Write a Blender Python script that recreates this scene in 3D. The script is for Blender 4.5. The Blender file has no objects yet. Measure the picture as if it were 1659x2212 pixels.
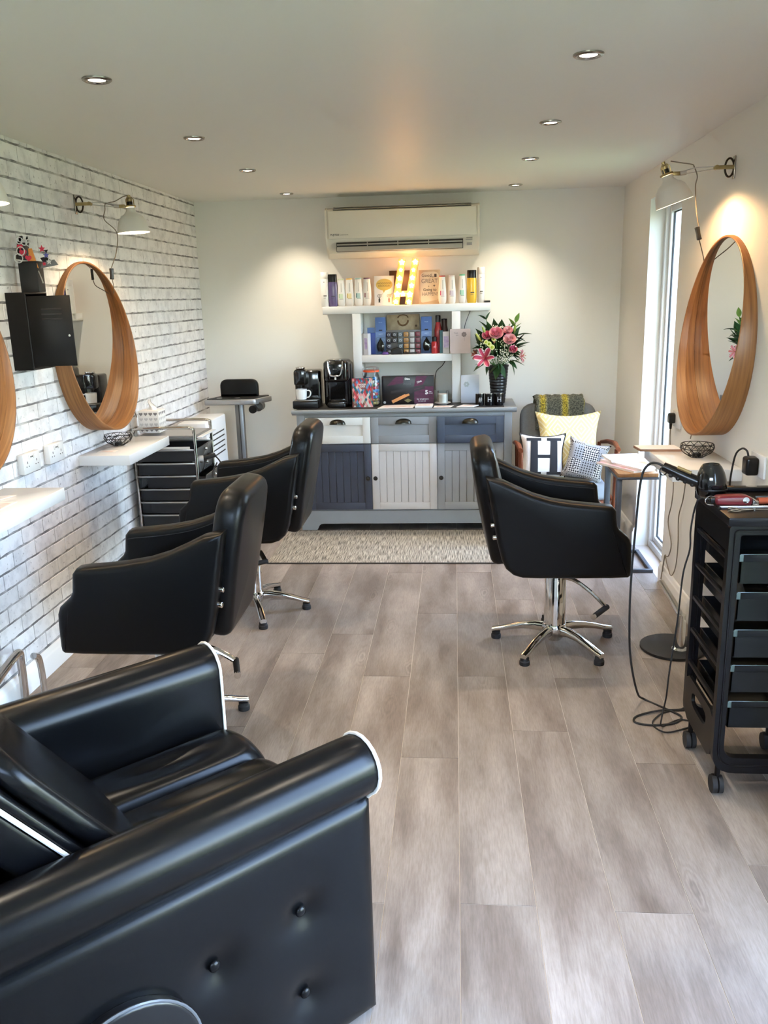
import bpy, bmesh, math, random
from mathutils import Matrix, Vector, Euler
R = math.radians
SC = bpy.context.scene
C = SC.collection
random.seed(7)

# ------------------------------------------------------------------ camera
cam_data = bpy.data.cameras.new('camera')
cam_data.sensor_fit = 'VERTICAL'
cam_data.sensor_height = 36.0
cam_data.lens = 1815.0 / 2212.0 * 36.0
cam_data.clip_start = 0.05
cam = bpy.data.objects.new('camera', cam_data)
C.objects.link(cam)
cam.matrix_world = Matrix(((0.99639062, 0.00585017, 0.08468472, 0.0),
                           (0.08054322, 0.24987005, -0.9649237, 0.0),
                           (-0.02680514, 0.96826171, 0.24849698, 1.62),
                           (0, 0, 0, 1)))
SC.camera = cam

# ------------------------------------------------------------------ world, sun, exposure
world = bpy.data.worlds.new('sky_world')
SC.world = world
world.use_nodes = True
wn = world.node_tree
wn.nodes.clear()
w_out = wn.nodes.new('ShaderNodeOutputWorld')
w_bg = wn.nodes.new('ShaderNodeBackground')
w_sky = wn.nodes.new('ShaderNodeTexSky')
w_sky.sky_type = 'NISHITA'
w_sky.sun_disc = False
w_sky.sun_elevation = R(52)
w_sky.sun_rotation = R(250)
w_sky.air_density = 1.0
w_sky.dust_density = 2.5
w_sky.ozone_density = 1.0
# thin bright cloud over the blue: the hazy summer sky that burns out in the window
w_gain = wn.nodes.new('ShaderNodeVectorMath'); w_gain.operation = 'SCALE'; w_gain.inputs['Scale'].default_value = 5.0
w_tc = wn.nodes.new('ShaderNodeTexCoord')
w_cl = wn.nodes.new('ShaderNodeTexNoise'); w_cl.inputs['Scale'].default_value = 2.2; w_cl.inputs['Detail'].default_value = 5
w_rp = wn.nodes.new('ShaderNodeValToRGB')
w_rp.color_ramp.elements[0].position = .35; w_rp.color_ramp.elements[0].color = (.45, .45, .45, 1)
w_rp.color_ramp.elements[1].position = .65; w_rp.color_ramp.elements[1].color = (.85, .85, .85, 1)
w_mix = wn.nodes.new('ShaderNodeMix'); w_mix.data_type = 'RGBA'
w_mix.inputs['B'].default_value = (.92, .96, 1.0, 1)
wn.links.new(w_tc.outputs['Generated'], w_cl.inputs['Vector'])
wn.links.new(w_cl.outputs['Fac'], w_rp.inputs[0])
wn.links.new(w_rp.outputs[0], w_mix.inputs['Factor'])
wn.links.new(w_sky.outputs[0], w_gain.inputs[0])
wn.links.new(w_gain.outputs[0], w_mix.inputs['A'])
wn.links.new(w_mix.outputs['Result'], w_bg.inputs[0])
w_bg.inputs['Strength'].default_value = 5.0
wn.links.new(w_bg.outputs[0], w_out.inputs[0])

sun_data = bpy.data.lights.new('sun', 'SUN')
sun_data.energy = 12.0
sun_data.angle = R(0.6)
sun_data.color = (1.0, 0.95, 0.87)
sun = bpy.data.objects.new('sun', sun_data)
sun.rotation_euler = Vector((0.72, 0.22, -1.0)).to_track_quat('-Z', 'Y').to_euler()
sun.location = (-6, -2, 8)
C.objects.link(sun)

SC.view_settings.view_transform = 'Standard'
SC.view_settings.look = 'None'
SC.view_settings.gamma = 1.0
SC.view_settings.use_curve_mapping = False
SC.view_settings.exposure = 0.14
SC.cycles.max_bounces = 7
SC.cycles.diffuse_bounces = 4
SC.cycles.glossy_bounces = 3
SC.cycles.use_adaptive_sampling = True
SC.cycles.use_light_tree = False
SC.cycles.adaptive_threshold = 0.13
SC.cycles.transmission_bounces = 4
SC.cycles.transparent_max_bounces = 12
SC.cycles.sample_clamp_indirect = 6.0
SC.cycles.caustics_reflective = False
SC.cycles.caustics_refractive = False

SPOT_W = 50.0            # each ceiling downlight
WARM = (1.0, 0.85, 0.66)

# ------------------------------------------------------------------ materials
MATS = {}
def srgb(r, g, b):
    f = lambda c: (c/255/12.92) if c/255 <= 0.04045 else ((c/255+0.055)/1.055)**2.4
    return (f(r), f(g), f(b))

def M(name, col=(.5,.5,.5), rough=.5, metal=0.0, var=0.0, scale=12.0, bump=0.0, bscale=80.0,
      spec=.5, trans=0.0, emit=None, estr=0.0, coat=0.0, sheen=0.0, stretch=None, ior=1.45, col2=None):
    if name in MATS: return MATS[name]
    m = bpy.data.materials.new(name); m.use_nodes = True
    nt = m.node_tree; b = nt.nodes['Principled BSDF']
    b.inputs['Base Color'].default_value = (*col, 1)
    b.inputs['Roughness'].default_value = rough
    b.inputs['Metallic'].default_value = metal
    b.inputs['Specular IOR Level'].default_value = spec
    b.inputs['IOR'].default_value = ior
    b.inputs['Transmission Weight'].default_value = trans
    b.inputs['Coat Weight'].default_value = coat
    b.inputs['Coat Roughness'].default_value = .1
    b.inputs['Sheen Weight'].default_value = sheen
    if emit:
        b.inputs['Emission Color'].default_value = (*emit, 1)
        b.inputs['Emission Strength'].default_value = estr
    tc = None
    def coords():
        nonlocal tc
        if tc is None:
            t = nt.nodes.new('ShaderNodeTexCoord'); tc = t.outputs['Object']
            if stretch:
                mp = nt.nodes.new('ShaderNodeMapping'); mp.inputs['Scale'].default_value = stretch
                nt.links.new(tc, mp.inputs[0]); tc = mp.outputs[0]
        return tc
    if var or col2:
        n = nt.nodes.new('ShaderNodeTexNoise'); n.inputs['Scale'].default_value = scale
        n.inputs['Detail'].default_value = 4
        nt.links.new(coords(), n.inputs['Vector'])
        r = nt.nodes.new('ShaderNodeValToRGB')
        r.color_ramp.elements[0].position = .3; r.color_ramp.elements[1].position = .7
        c2 = col2 if col2 else tuple(c*(1-var) for c in col)
        r.color_ramp.elements[0].color = (*c2, 1)
        r.color_ramp.elements[1].color = (*(tuple(min(1, c*(1+var*.6)) for c in col) if not col2 else col), 1)
        nt.links.new(n.outputs['Fac'], r.inputs[0]); nt.links.new(r.outputs[0], b.inputs['Base Color'])
    if bump:
        n = nt.nodes.new('ShaderNodeTexNoise'); n.inputs['Scale'].default_value = bscale
        n.inputs['Detail'].default_value = 3
        nt.links.new(coords(), n.inputs['Vector'])
        bp = nt.nodes.new('ShaderNodeBump'); bp.inputs['Strength'].default_value = bump
        bp.inputs['Distance'].default_value = .002
        nt.links.new(n.outputs['Fac'], bp.inputs['Height']); nt.links.new(bp.outputs[0], b.inputs['Normal'])
    MATS[name] = m
    return m

def nodes_of(m): return m.node_tree, m.node_tree.nodes, m.node_tree.links, m.node_tree.nodes['Principled BSDF']

PAINT = M('wall_paint', (.86,.845,.79), .6, bump=.06, bscale=260)
CEILP = M('ceiling_paint', (.89,.87,.82), .46, bump=.02, bscale=240, spec=.35)
WHITE = M('white_satin', (.83,.83,.81), .38)
GLOSSW = M('white_gloss', (.86,.86,.85), .12, coat=.3)
TRIMW = M('trim_white', (.84,.83,.80), .32)
UPVC = M('window_plastic', (.88,.89,.89), .22)
CHROME = M('chrome', (.80,.80,.80), .07, 1.0)
STEEL = M('brushed_steel', (.58,.58,.57), .28, 1.0)
NICKEL = M('nickel_ring', (.36,.34,.31), .25, 1.0)
BRASS = M('aged_brass', (.40,.31,.15), .34, 1.0, var=.25, scale=25)
BLACKP = M('black_plastic', (.006,.006,.0065), .28, spec=.4)
BLACKM = M('black_matt', (.012,.012,.013), .55)
BLACKG = M('black_gloss', (.008,.008,.009), .08, coat=.3)
RUBBER = M('rubber', (.015,.015,.016), .7)
LEATHER = M('salon_leather', (.0035,.0035,.0037), .34, bump=.06, bscale=420, spec=.24)
LEATHER2 = M('armchair_leather', (.0030,.0032,.0038), .27, bump=.03, bscale=520, spec=.24)
PIPEW = M('white_piping', (.80,.78,.72), .4)
GREYC = M('cord_grey', (.21,.18,.14), .75)
GLASS = M('clear_glass', (1,1,1), .02, trans=1.0, ior=1.45)

def pane_glass():
    m = bpy.data.materials.new('window_glass'); m.use_nodes = True
    nt, n, l, b = nodes_of(m)
    g = n.new('ShaderNodeBsdfGlossy'); g.inputs['Roughness'].default_value = .01
    t = n.new('ShaderNodeBsdfTransparent'); t.inputs[0].default_value = (.95,.97,.98,1)
    f = n.new('ShaderNodeFresnel'); f.inputs[0].default_value = 1.45
    mx = n.new('ShaderNodeMixShader')
    sc_ = n.new('ShaderNodeMath'); sc_.operation = 'MULTIPLY'; sc_.inputs[1].default_value = .5; l.new(f.outputs[0], sc_.inputs[0])
    l.new(sc_.outputs[0], mx.inputs[0]); l.new(t.outputs[0], mx.inputs[1]); l.new(g.outputs[0], mx.inputs[2])
    l.new(mx.outputs[0], n['Material Output'].inputs[0])
    return m
PANE = pane_glass()

# ------------------------------------------------------------------ mesh builder
def catmull(pts, n=6, closed=False):
    P = [Vector(p) for p in pts]; out = []
    m = len(P)
    rng = range(m if closed else m-1)
    for i in rng:
        p0 = P[(i-1) % m] if (closed or i > 0) else P[0]*2-P[1]
        p1 = P[i]; p2 = P[(i+1) % m]
        p3 = P[(i+2) % m] if (closed or i+2 < m) else P[-1]*2-P[-2]
        for k in range(n):
            t = k/n
            out.append(.5*((2*p1)+(-p0+p2)*t+(2*p0-5*p1+4*p2-p3)*t*t+(-p0+3*p1-3*p2+p3)*t**3))
    if not closed: out.append(P[-1].copy())
    return out

def rounded_poly(pts, rad, seg=4):
    """round every corner of a 2-D polygon"""
    out = []
    n = len(pts)
    for i in range(n):
        a, b, c = Vector(pts[i-1]), Vector(pts[i]), Vector(pts[(i+1) % n])
        r = rad[i] if isinstance(rad, (list, tuple)) else rad
        u = (a-b); v = (c-b)
        d = min(r, u.length*.49, v.length*.49)
        if d < 1e-6: out.append((b.x, b.y)); continue
        p = b+u.normalized()*d; q = b+v.normalized()*d
        for k in range(seg+1):
            t = k/seg
            w = p*(1-t)**2+b*2*t*(1-t)+q*t*t
            out.append((w.x, w.y))
    return out

def to3(plane, u, v, w):
    return {'xz': (u, w, v), 'yz': (w, u, v), 'xy': (u, v, w)}[plane]

class MB:
    def __init__(s): s.v = []; s.f = []
    def add(s, verts, faces):
        o = len(s.v); s.v += [tuple(p) for p in verts]; s.f += [tuple(i+o for i in f) for f in faces]; return s
    def add_bm(s, bm):
        bm.verts.ensure_lookup_table(); bm.verts.index_update()
        s.add([v.co[:] for v in bm.verts], [[v.index for v in f.verts] for f in bm.faces]); bm.free(); return s
    def box(s, x0, x1, y0, y1, z0, z1, bev=0.0, seg=2, mat=None):
        bm = bmesh.new(); bmesh.ops.create_cube(bm, size=1)
        for v in bm.verts:
            v.co = Vector(((x0+x1)/2+v.co.x*(x1-x0), (y0+y1)/2+v.co.y*(y1-y0), (z0+z1)/2+v.co.z*(z1-z0)))
        if bev: bmesh.ops.bevel(bm, geom=bm.edges[:], offset=bev, segments=seg, affect='EDGES', profile=.5)
        if mat: bm.transform(mat)
        return s.add_bm(bm)
    def cyl(s, p0, p1, r0, r1=None, n=16, cap=True):
        r1 = r0 if r1 is None else r1
        p0, p1 = Vector(p0), Vector(p1); d = (p1-p0).normalized()
        a = d.orthogonal().normalized(); b = d.cross(a)
        vs = []
        for p, r in ((p0, r0), (p1, r1)):
            for k in range(n):
                t = 2*math.pi*k/n; vs.append(p+a*math.cos(t)*r+b*math.sin(t)*r)
        fs = [(k, (k+1) % n, n+(k+1) % n, n+k) for k in range(n)]
        if cap: fs += [tuple(range(n-1, -1, -1)), tuple(range(n, 2*n))]
        return s.add(vs, fs)
    def tube(s, pts, r, n=8, closed=False, smooth=0, flat=1.0):
        P = catmull(pts, smooth, closed) if smooth else [Vector(p) for p in pts]
        m = len(P); rings = []
        prev = None
        for i in range(m):
            t = (P[(i+1) % m]-P[i-1]) if (closed or 0 < i < m-1) else ((P[1]-P[0]) if i == 0 else (P[-1]-P[-2]))
            if t.length < 1e-9: t = Vector((0, 0, 1))
            t.normalize()
            a = t.orthogonal().normalized() if prev is None else (prev-t*prev.dot(t))
            if a.length < 1e-6: a = t.orthogonal()
            a.normalize(); prev = a; b = t.cross(a)
            rr = r[i] if isinstance(r, (list, tuple)) else r
            rings.append([P[i]+a*math.cos(2*math.pi*k/n)*rr+b*math.sin(2*math.pi*k/n)*rr*flat for k in range(n)])
        return s.rings(rings, closed, not closed)
    def rings(s, rings, closed=False, cap=True, wrap=True):
        n = len(rings[0]); m = len(rings)
        vs = [p for r in rings for p in r]; fs = []
        for i in range(m if closed else m-1):
            j = (i+1) % m
            for k in range(n if wrap else n-1):
                l = (k+1) % n
                fs.append((i*n+k, i*n+l, j*n+l, j*n+k))
        if cap and not closed:
            fs += [tuple(range(n-1, -1, -1)), tuple(range((m-1)*n, m*n))]
        return s.add(vs, fs)
    def lathe(s, prof, org=(0, 0, 0), n=24, a0=0.0, a1=2*math.pi, sx=1.0, sy=1.0, mat=None, cap=True):
        full = abs(a1-a0-2*math.pi) < 1e-6
        cnt = n if full else n+1
        rings = []
        for r, z in prof:
            ring = []
            for k in range(cnt):
                t = a0+(a1-a0)*k/n
                p = Vector((math.cos(t)*max(r, 1e-5)*sx, math.sin(t)*max(r, 1e-5)*sy, z))
                if mat: p = mat @ p
                ring.append(p+Vector(org))
            rings.append(ring)
        return s.rings(rings, False, cap and full, full)
    def prism(s, poly, plane, a, b):
        n = len(poly)
        vs = [to3(plane, u, v, a) for u, v in poly]+[to3(plane, u, v, b) for u, v in poly]
        fs = [(k, (k+1) % n, n+(k+1) % n, n+k) for k in range(n)]+[tuple(range(n-1, -1, -1)), tuple(range(n, 2*n))]
        return s.add(vs, fs)
    def puff(s, poly, plane, a, b, r, seg=4, bulge=0.0):
        """prism with rounded rims; bulge pushes the two faces outward at the middle"""
        P = [Vector(p) for p in poly]; n = len(P)
        area = sum(P[i].x*P[(i+1) % n].y-P[(i+1) % n].x*P[i].y for i in range(n))
        sg = 1 if area > 0 else -1
        nor = []
        for i in range(n):
            e1 = (P[i]-P[i-1]).normalized(); e2 = (P[(i+1) % n]-P[i]).normalized()
            q = Vector((e1.y+e2.y, -(e1.x+e2.x)))
            q = q.normalized()*sg if q.length > 1e-6 else Vector((0, 0))
            nor.append(q)
        def ring(ins, w): return [to3(plane, *(P[i]-nor[i]*ins), w) for i in range(n)]
        rs = []
        for k in range(seg+1):
            t = math.pi/2*k/seg
            rs.append(ring(r*(1-math.sin(t)), a+r*(1-math.cos(t))))
        for k in range(seg+1):
            t = math.pi/2*k/seg
            rs.append(ring(r*(1-math.cos(t)), b-r*(1-math.sin(t))))
        if not bulge: return s.rings(rs, False, True)
        c = sum(P, Vector((0, 0)))/n
        def shrink(base, f, w): return [to3(plane, *(c+((P[i]-nor[i]*r)-c)*f), w) for i in range(n)]
        fr = [shrink(0, f, a-bulge*(1-f*f)) for f in (.25, .5, .75, .9)]
        bk = [shrink(0, f, b+bulge*(1-f*f)) for f in (.9, .75, .5, .25)]
        return s.rings(fr+rs+bk, False, True)
    def sphere(s, c, r, n=12, m=8, sc=(1, 1, 1)):
        rings = []
        for i in range(1, m):
            p = math.pi*i/m
            rings.append([(c[0]+r*sc[0]*math.sin(p)*math.cos(2*math.pi*k/n), c[1]+r*sc[1]*math.sin(p)*math.sin(2*math.pi*k/n), c[2]+r*sc[2]*math.cos(p)) for k in range(n)])
        o = len(s.v); s.rings(rings, False, False)
        s.v += [(c[0], c[1], c[2]+r*sc[2]), (c[0], c[1], c[2]-r*sc[2])]
        t, b_ = len(s.v)-2, len(s.v)-1
        for k in range(n):
            l = (k+1) % n
            s.f.append((o+k, t, o+l)); e = o+(m-2)*n; s.f.append((e+l, b_, e+k))
        return s
    def grid(s, fn, nu, nv):
        vs = [fn(i/nu, j/nv) for j in range(nv+1) for i in range(nu+1)]
        fs = [(j*(nu+1)+i, j*(nu+1)+i+1, (j+1)*(nu+1)+i+1, (j+1)*(nu+1)+i) for j in range(nv) for i in range(nu)]
        return s.add(vs, fs)
    def xf(s, mat):
        s.v = [tuple(mat @ Vector(p)) for p in s.v]; return s
    def build(s, name, mat, parent=None, ang=38, smooth=True, loc=None):
        me = bpy.data.meshes.new(name); me.from_pydata(s.v, [], s.f); me.update()
        bm = bmesh.new(); bm.from_mesh(me); bmesh.ops.recalc_face_normals(bm, faces=bm.faces[:]); bm.to_mesh(me); bm.free()
        if smooth:
            me.shade_smooth(); me.set_sharp_from_angle(angle=R(ang))
        me.materials.append(mat)
        o = bpy.data.objects.new(name, me); C.objects.link(o)
        if parent: o.parent = parent
        if loc: o.location = loc
        return o

def tag(o, label, cat, group=None, kind=None):
    o['label'] = label; o['category'] = cat
    if group: o['group'] = group
    if kind: o['kind'] = kind
    return o
def thing(name, label, cat, loc=(0, 0, 0), rotz=0.0, group=None, rot=None):
    o = bpy.data.objects.new(name, None); o.empty_display_size = .05
    C.objects.link(o); o.location = loc
    o.rotation_euler = rot if rot else (0, 0, rotz)
    return tag(o, label, cat, group)
def struct(o):
    o['kind'] = 'structure'; return o
def text(name, s, size, mat, parent, loc, rot=(R(90), 0, 0), extrude=.0004, align='CENTER', sx=1.0, bold=0.0):
    cu = bpy.data.curves.new(name, 'FONT'); cu.body = s; cu.size = size; cu.extrude = extrude
    cu.align_x = align; cu.align_y = 'CENTER'; cu.offset = bold
    t = bpy.data.objects.new(name, cu); C.objects.link(t)
    me = bpy.data.meshes.new_from_object(t)
    C.objects.unlink(t); bpy.data.objects.remove(t); bpy.data.curves.remove(cu)
    me.materials.clear(); me.materials.append(mat)
    o = bpy.data.objects.new(name, me); C.objects.link(o)
    o.parent = parent; o.location = loc; o.rotation_euler = rot; o.scale = (sx, 1, 1)
    return o
def spot(name, loc, power, color, cone, blend, radius, direction=(0, 0, -1), parent=None):
    d = bpy.data.lights.new(name, 'SPOT'); d.energy = power; d.color = color
    d.spot_size = R(cone); d.spot_blend = blend; d.shadow_soft_size = radius
    o = bpy.data.objects.new(name, d); C.objects.link(o)
    if parent: o.parent = parent
    o.location = loc; o.rotation_euler = Vector(direction).to_track_quat('-Z', 'Y').to_euler()
    return o
def point(name, loc, power, color, radius, parent=None):
    d = bpy.data.lights.new(name, 'POINT'); d.energy = power; d.color = color; d.shadow_soft_size = radius
    o = bpy.data.objects.new(name, d); C.objects.link(o)
    if parent: o.parent = parent
    o.location = loc
    return o
# ------------------------------------------------------------------ room shell
XL, XR, YB, YF, CZ = -1.847, 1.165, 6.22, -.75, 2.304
WY0, WY1, WZ1 = 4.665, 5.39, 2.135          # narrow floor-to-head window in the right wall
DY0, DY1, DZ1 = 0.10, 1.86, 2.10            # glazed garden door in the right wall beside the camera
FX0, FX1, FZ0, FZ1 = -1.25, .70, 1.50, 2.12   # unseen window behind the camera, added and sized for frontal daylight fill

def wood_floor_mat():
    m = bpy.data.materials.new('oak_plank'); m.use_nodes = True
    nt, n, l, b = nodes_of(m)
    tc = n.new('ShaderNodeTexCoord'); oi = n.new('ShaderNodeObjectInfo')
    off = n.new('ShaderNodeVectorMath'); off.operation = 'SCALE'; off.inputs[0].default_value = (31, 57, 13)
    l.new(oi.outputs['Random'], off.inputs['Scale'])
    add = n.new('ShaderNodeVectorMath'); l.new(tc.outputs['Object'], add.inputs[0]); l.new(off.outputs[0], add.inputs[1])
    def mapped(sc):
        mp = n.new('ShaderNodeMapping'); mp.inputs['Scale'].default_value = sc; l.new(add.outputs[0], mp.inputs[0]); return mp.outputs[0]
    # broad cathedral figure
    n1 = n.new('ShaderNodeTexNoise'); n1.inputs['Scale'].default_value = 1.0; n1.inputs['Detail'].default_value = 3; n1.inputs['Distortion'].default_value = .6
    l.new(mapped((7.5, 1.5, 1)), n1.inputs['Vector'])
    m1 = n.new('ShaderNodeMath'); m1.operation = 'MULTIPLY'; m1.inputs[1].default_value = 16.0; l.new(n1.outputs['Fac'], m1.inputs[0])
    m2 = n.new('ShaderNodeMath'); m2.operation = 'SINE'; l.new(m1.outputs[0], m2.inputs[0])
    m3 = n.new('ShaderNodeMath'); m3.operation = 'MULTIPLY_ADD'; m3.inputs[1].default_value = .5; m3.inputs[2].default_value = .5; l.new(m2.outputs[0], m3.inputs[0])
    n2 = n.new('ShaderNodeTexNoise'); n2.inputs['Scale'].default_value = 1.0; n2.inputs['Detail'].default_value = 6; n2.inputs['Roughness'].default_value = .65
    l.new(mapped((210, 20, 1)), n2.inputs['Vector'])
    n3 = n.new('ShaderNodeTexNoise'); n3.inputs['Scale'].default_value = 1.0; n3.inputs['Detail'].default_value = 4
    l.new(mapped((8, 1.9, 1)), n3.inputs['Vector'])
    r1 = n.new('ShaderNodeValToRGB'); e = r1.color_ramp.elements
    e[0].position = .34; e[0].color = (*srgb(124, 112, 103), 1); e[1].position = .66; e[1].color = (*srgb(162, 151, 142), 1)
    l.new(n3.outputs['Fac'], r1.inputs[0])
    mx = n.new('ShaderNodeMix'); mx.data_type = 'RGBA'; mx.blend_type = 'MULTIPLY'
    mx.inputs['Factor'].default_value = .85
    r2 = n.new('ShaderNodeValToRGB'); e = r2.color_ramp.elements
    e[0].position = .34; e[0].color = (.74, .725, .71, 1); e[1].position = .62; e[1].color = (1, 1, 1, 1)
    l.new(n2.outputs['Fac'], r2.inputs[0])
    l.new(r1.outputs[0], mx.inputs['A']); l.new(r2.outputs[0], mx.inputs['B'])
    mx2 = n.new('ShaderNodeMix'); mx2.data_type = 'RGBA'; mx2.blend_type = 'MULTIPLY'; mx2.inputs['Factor'].default_value = .40
    r3 = n.new('ShaderNodeValToRGB'); e = r3.color_ramp.elements
    e[0].position = .0; e[0].color = (.55, .52, .50, 1); e[1].position = .35; e[1].color = (1, 1, 1, 1)
    l.new(m3.outputs[0], r3.inputs[0])
    l.new(mx.outputs['Result'], mx2.inputs['A']); l.new(r3.outputs[0], mx2.inputs['B'])
    # scattered knots: dark core with grain rings flowing round it
    vk = n.new('ShaderNodeTexVoronoi'); vk.inputs['Scale'].default_value = 1.0; l.new(mapped((6.5, 1.7, 1)), vk.inputs['Vector'])
    ns4 = n.new('ShaderNodeTexNoise'); ns4.inputs['Scale'].default_value = 1; l.new(mapped((30, 8, 1)), ns4.inputs['Vector'])
    kd = n.new('ShaderNodeMath'); kd.operation = 'MULTIPLY_ADD'; kd.inputs[1].default_value = .22; l.new(ns4.outputs['Fac'], kd.inputs[0]); l.new(vk.outputs['Distance'], kd.inputs[2])
    k1 = n.new('ShaderNodeMath'); k1.operation = 'MULTIPLY'; k1.inputs[1].default_value = 85; l.new(kd.outputs[0], k1.inputs[0])
    k2 = n.new('ShaderNodeMath'); k2.operation = 'SINE'; l.new(k1.outputs[0], k2.inputs[0])
    kf = n.new('ShaderNodeMapRange'); kf.inputs['From Min'].default_value = .12; kf.inputs['From Max'].default_value = .42; kf.inputs['To Min'].default_value = .16; kf.inputs['To Max'].default_value = 0; l.new(kd.outputs[0], kf.inputs[0])
    k3 = n.new('ShaderNodeMath'); k3.operation = 'MULTIPLY'; l.new(k2.outputs[0], k3.inputs[0]); l.new(kf.outputs[0], k3.inputs[1])
    kc = n.new('ShaderNodeMapRange'); kc.inputs['From Min'].default_value = .10; kc.inputs['From Max'].default_value = .20; kc.inputs['To Min'].default_value = .34; kc.inputs['To Max'].default_value = 0; l.new(kd.outputs[0], kc.inputs[0])
    k4 = n.new('ShaderNodeMath'); k4.operation = 'ADD'; l.new(k3.outputs[0], k4.inputs[0]); l.new(kc.outputs[0], k4.inputs[1])
    k5 = n.new('ShaderNodeMath'); k5.operation = 'SUBTRACT'; k5.inputs[0].default_value = 1.0; l.new(k4.outputs[0], k5.inputs[1])
    mxk = n.new('ShaderNodeVectorMath'); mxk.operation = 'SCALE'; l.new(mx2.outputs['Result'], mxk.inputs[0]); l.new(k5.outputs[0], mxk.inputs['Scale'])
    hs = n.new('ShaderNodeHueSaturation')
    vr = n.new('ShaderNodeMapRange'); vr.inputs['To Min'].default_value = .90; vr.inputs['To Max'].default_value = 1.10
    l.new(oi.outputs['Random'], vr.inputs[0]); l.new(vr.outputs[0], hs.inputs['Value']); hs.inputs['Saturation'].default_value = 1.0
    l.new(mxk.outputs[0], hs.inputs['Color']); l.new(hs.outputs[0], b.inputs['Base Color'])
    b.inputs['Roughness'].default_value = .42; b.inputs['Specular IOR Level'].default_value = .4
    bp = n.new('ShaderNodeBump'); bp.inputs['Strength'].default_value = .10; bp.inputs['Distance'].default_value = .001
    l.new(n2.outputs['Fac'], bp.inputs['Height']); l.new(bp.outputs[0], b.inputs['Normal'])
    return m
PLANK = wood_floor_mat()
GROOVE = M('floor_groove', srgb(206, 196, 184), .6)

floor = struct(MB().box(XL-.2, XR+.25, YF-.2, YB+.2, -.12, -.0016).build('floor', GROOVE, smooth=False))
floor['label'] = 'grey-beige wood plank floor with pale joint lines'
PW, PL = .2077, 1.425
joint = {-8: 3.45, -7: 2.6, -6: 3.20, -5: 3.05, -4: 2.926, -3: 3.627, -2: 3.862, -1: 3.391, 0: 2.723, 1: 3.399, 2: 2.929, 3: 3.388, 4: 2.712, 5: 3.60, 6: 3.1}
for k in range(-8, 7):
    x0 = max(.006+PW*(k-1), XL+.002); x1 = min(.006+PW*k, XR-.002)
    if x1-x0 < .01: continue
    j = joint[k]
    while j > YF: j -= PL
    while j < YB:
        y0, y1 = max(j, YF), min(j+PL, YB); j += PL
        if y1-y0 < .02: continue
        cx, cy = (x0+x1)/2, (y0+y1)/2
        hx, hy = (x1-x0)/2-.0009, (y1-y0)/2-.0012
        mb = MB(); mb.box(-hx, hx, -hy, hy, -.0018, 0)
        mb.build('plank', PLANK, floor, smooth=False, loc=(cx, cy, 0))

ceiling = struct(MB().box(XL-.25, XR+.25, YF-.25, YB+.25, CZ, CZ+.22).build('ceiling', CEILP, smooth=False))
ceiling['label'] = 'flat off-white plaster ceiling'
struct(MB().box(XL-.25, XR+.25, YB, YB+.2, -.1, CZ+.01).build('wall_back', PAINT, smooth=False))['label'] = 'plain cream back wall behind the sideboard'
wf = MB()
wf.box(XL-.25, FX0, YF-.2, YF, -.1, CZ+.01); wf.box(FX1, XR+.25, YF-.2, YF, -.1, CZ+.01)
wf.box(FX0, FX1, YF-.2, YF, FZ1, CZ+.01); wf.box(FX0, FX1, YF-.2, YF, -.1, FZ0)
struct(wf.build('wall_front', PAINT, smooth=False))['label'] = 'plain cream wall around the added high window behind the viewer'
TW = .24
wr = MB()
wr.box(XR, XR+TW, WY1, YB+.01, -.1, CZ+.01)
wr.box(XR, XR+TW, WY0, WY1, WZ1, CZ+.01)
wr.box(XR, XR+TW, WY0, WY1, -.1, -.002)
wr.box(XR, XR+TW, DY1, WY0, -.1, CZ+.01)
wr.box(XR, XR+TW, DY0, DY1, DZ1, CZ+.01)
wr.box(XR, XR+TW, DY0, DY1, -.1, -.002)
wr.box(XR, XR+TW, YF-.01, DY0, -.1, CZ+.01)
struct(wr.build('wall_right', PAINT, smooth=False))['label'] = 'plain cream right wall with narrow window'

# left wall: brick-pattern wallpaper. Base sheet = the grey joints, every brick its own shallow piece
def mortar_mat():
    m = bpy.data.materials.new('brick_joint'); m.use_nodes = True
    nt, n, l, b = nodes_of(m)
    tc = n.new('ShaderNodeTexCoord')
    mp = n.new('ShaderNodeMapping'); mp.inputs['Scale'].default_value = (1, 9, 22); l.new(tc.outputs['Object'], mp.inputs[0])
    ns = n.new('ShaderNodeTexNoise'); ns.inputs['Scale'].default_value = 1.3; ns.inputs['Detail'].default_value = 5; l.new(mp.outputs[0], ns.inputs['Vector'])
    r = n.new('ShaderNodeValToRGB'); e = r.color_ramp.elements
    e[0].position = .40; e[0].color = (*srgb(112, 110, 112), 1); e[1].position = .66; e[1].color = (*srgb(205, 202, 200), 1)
    l.new(ns.outputs['Fac'], r.inputs[0]); l.new(r.outputs[0], b.inputs['Base Color']); b.inputs['Roughness'].default_value = .7
    return m
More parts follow.
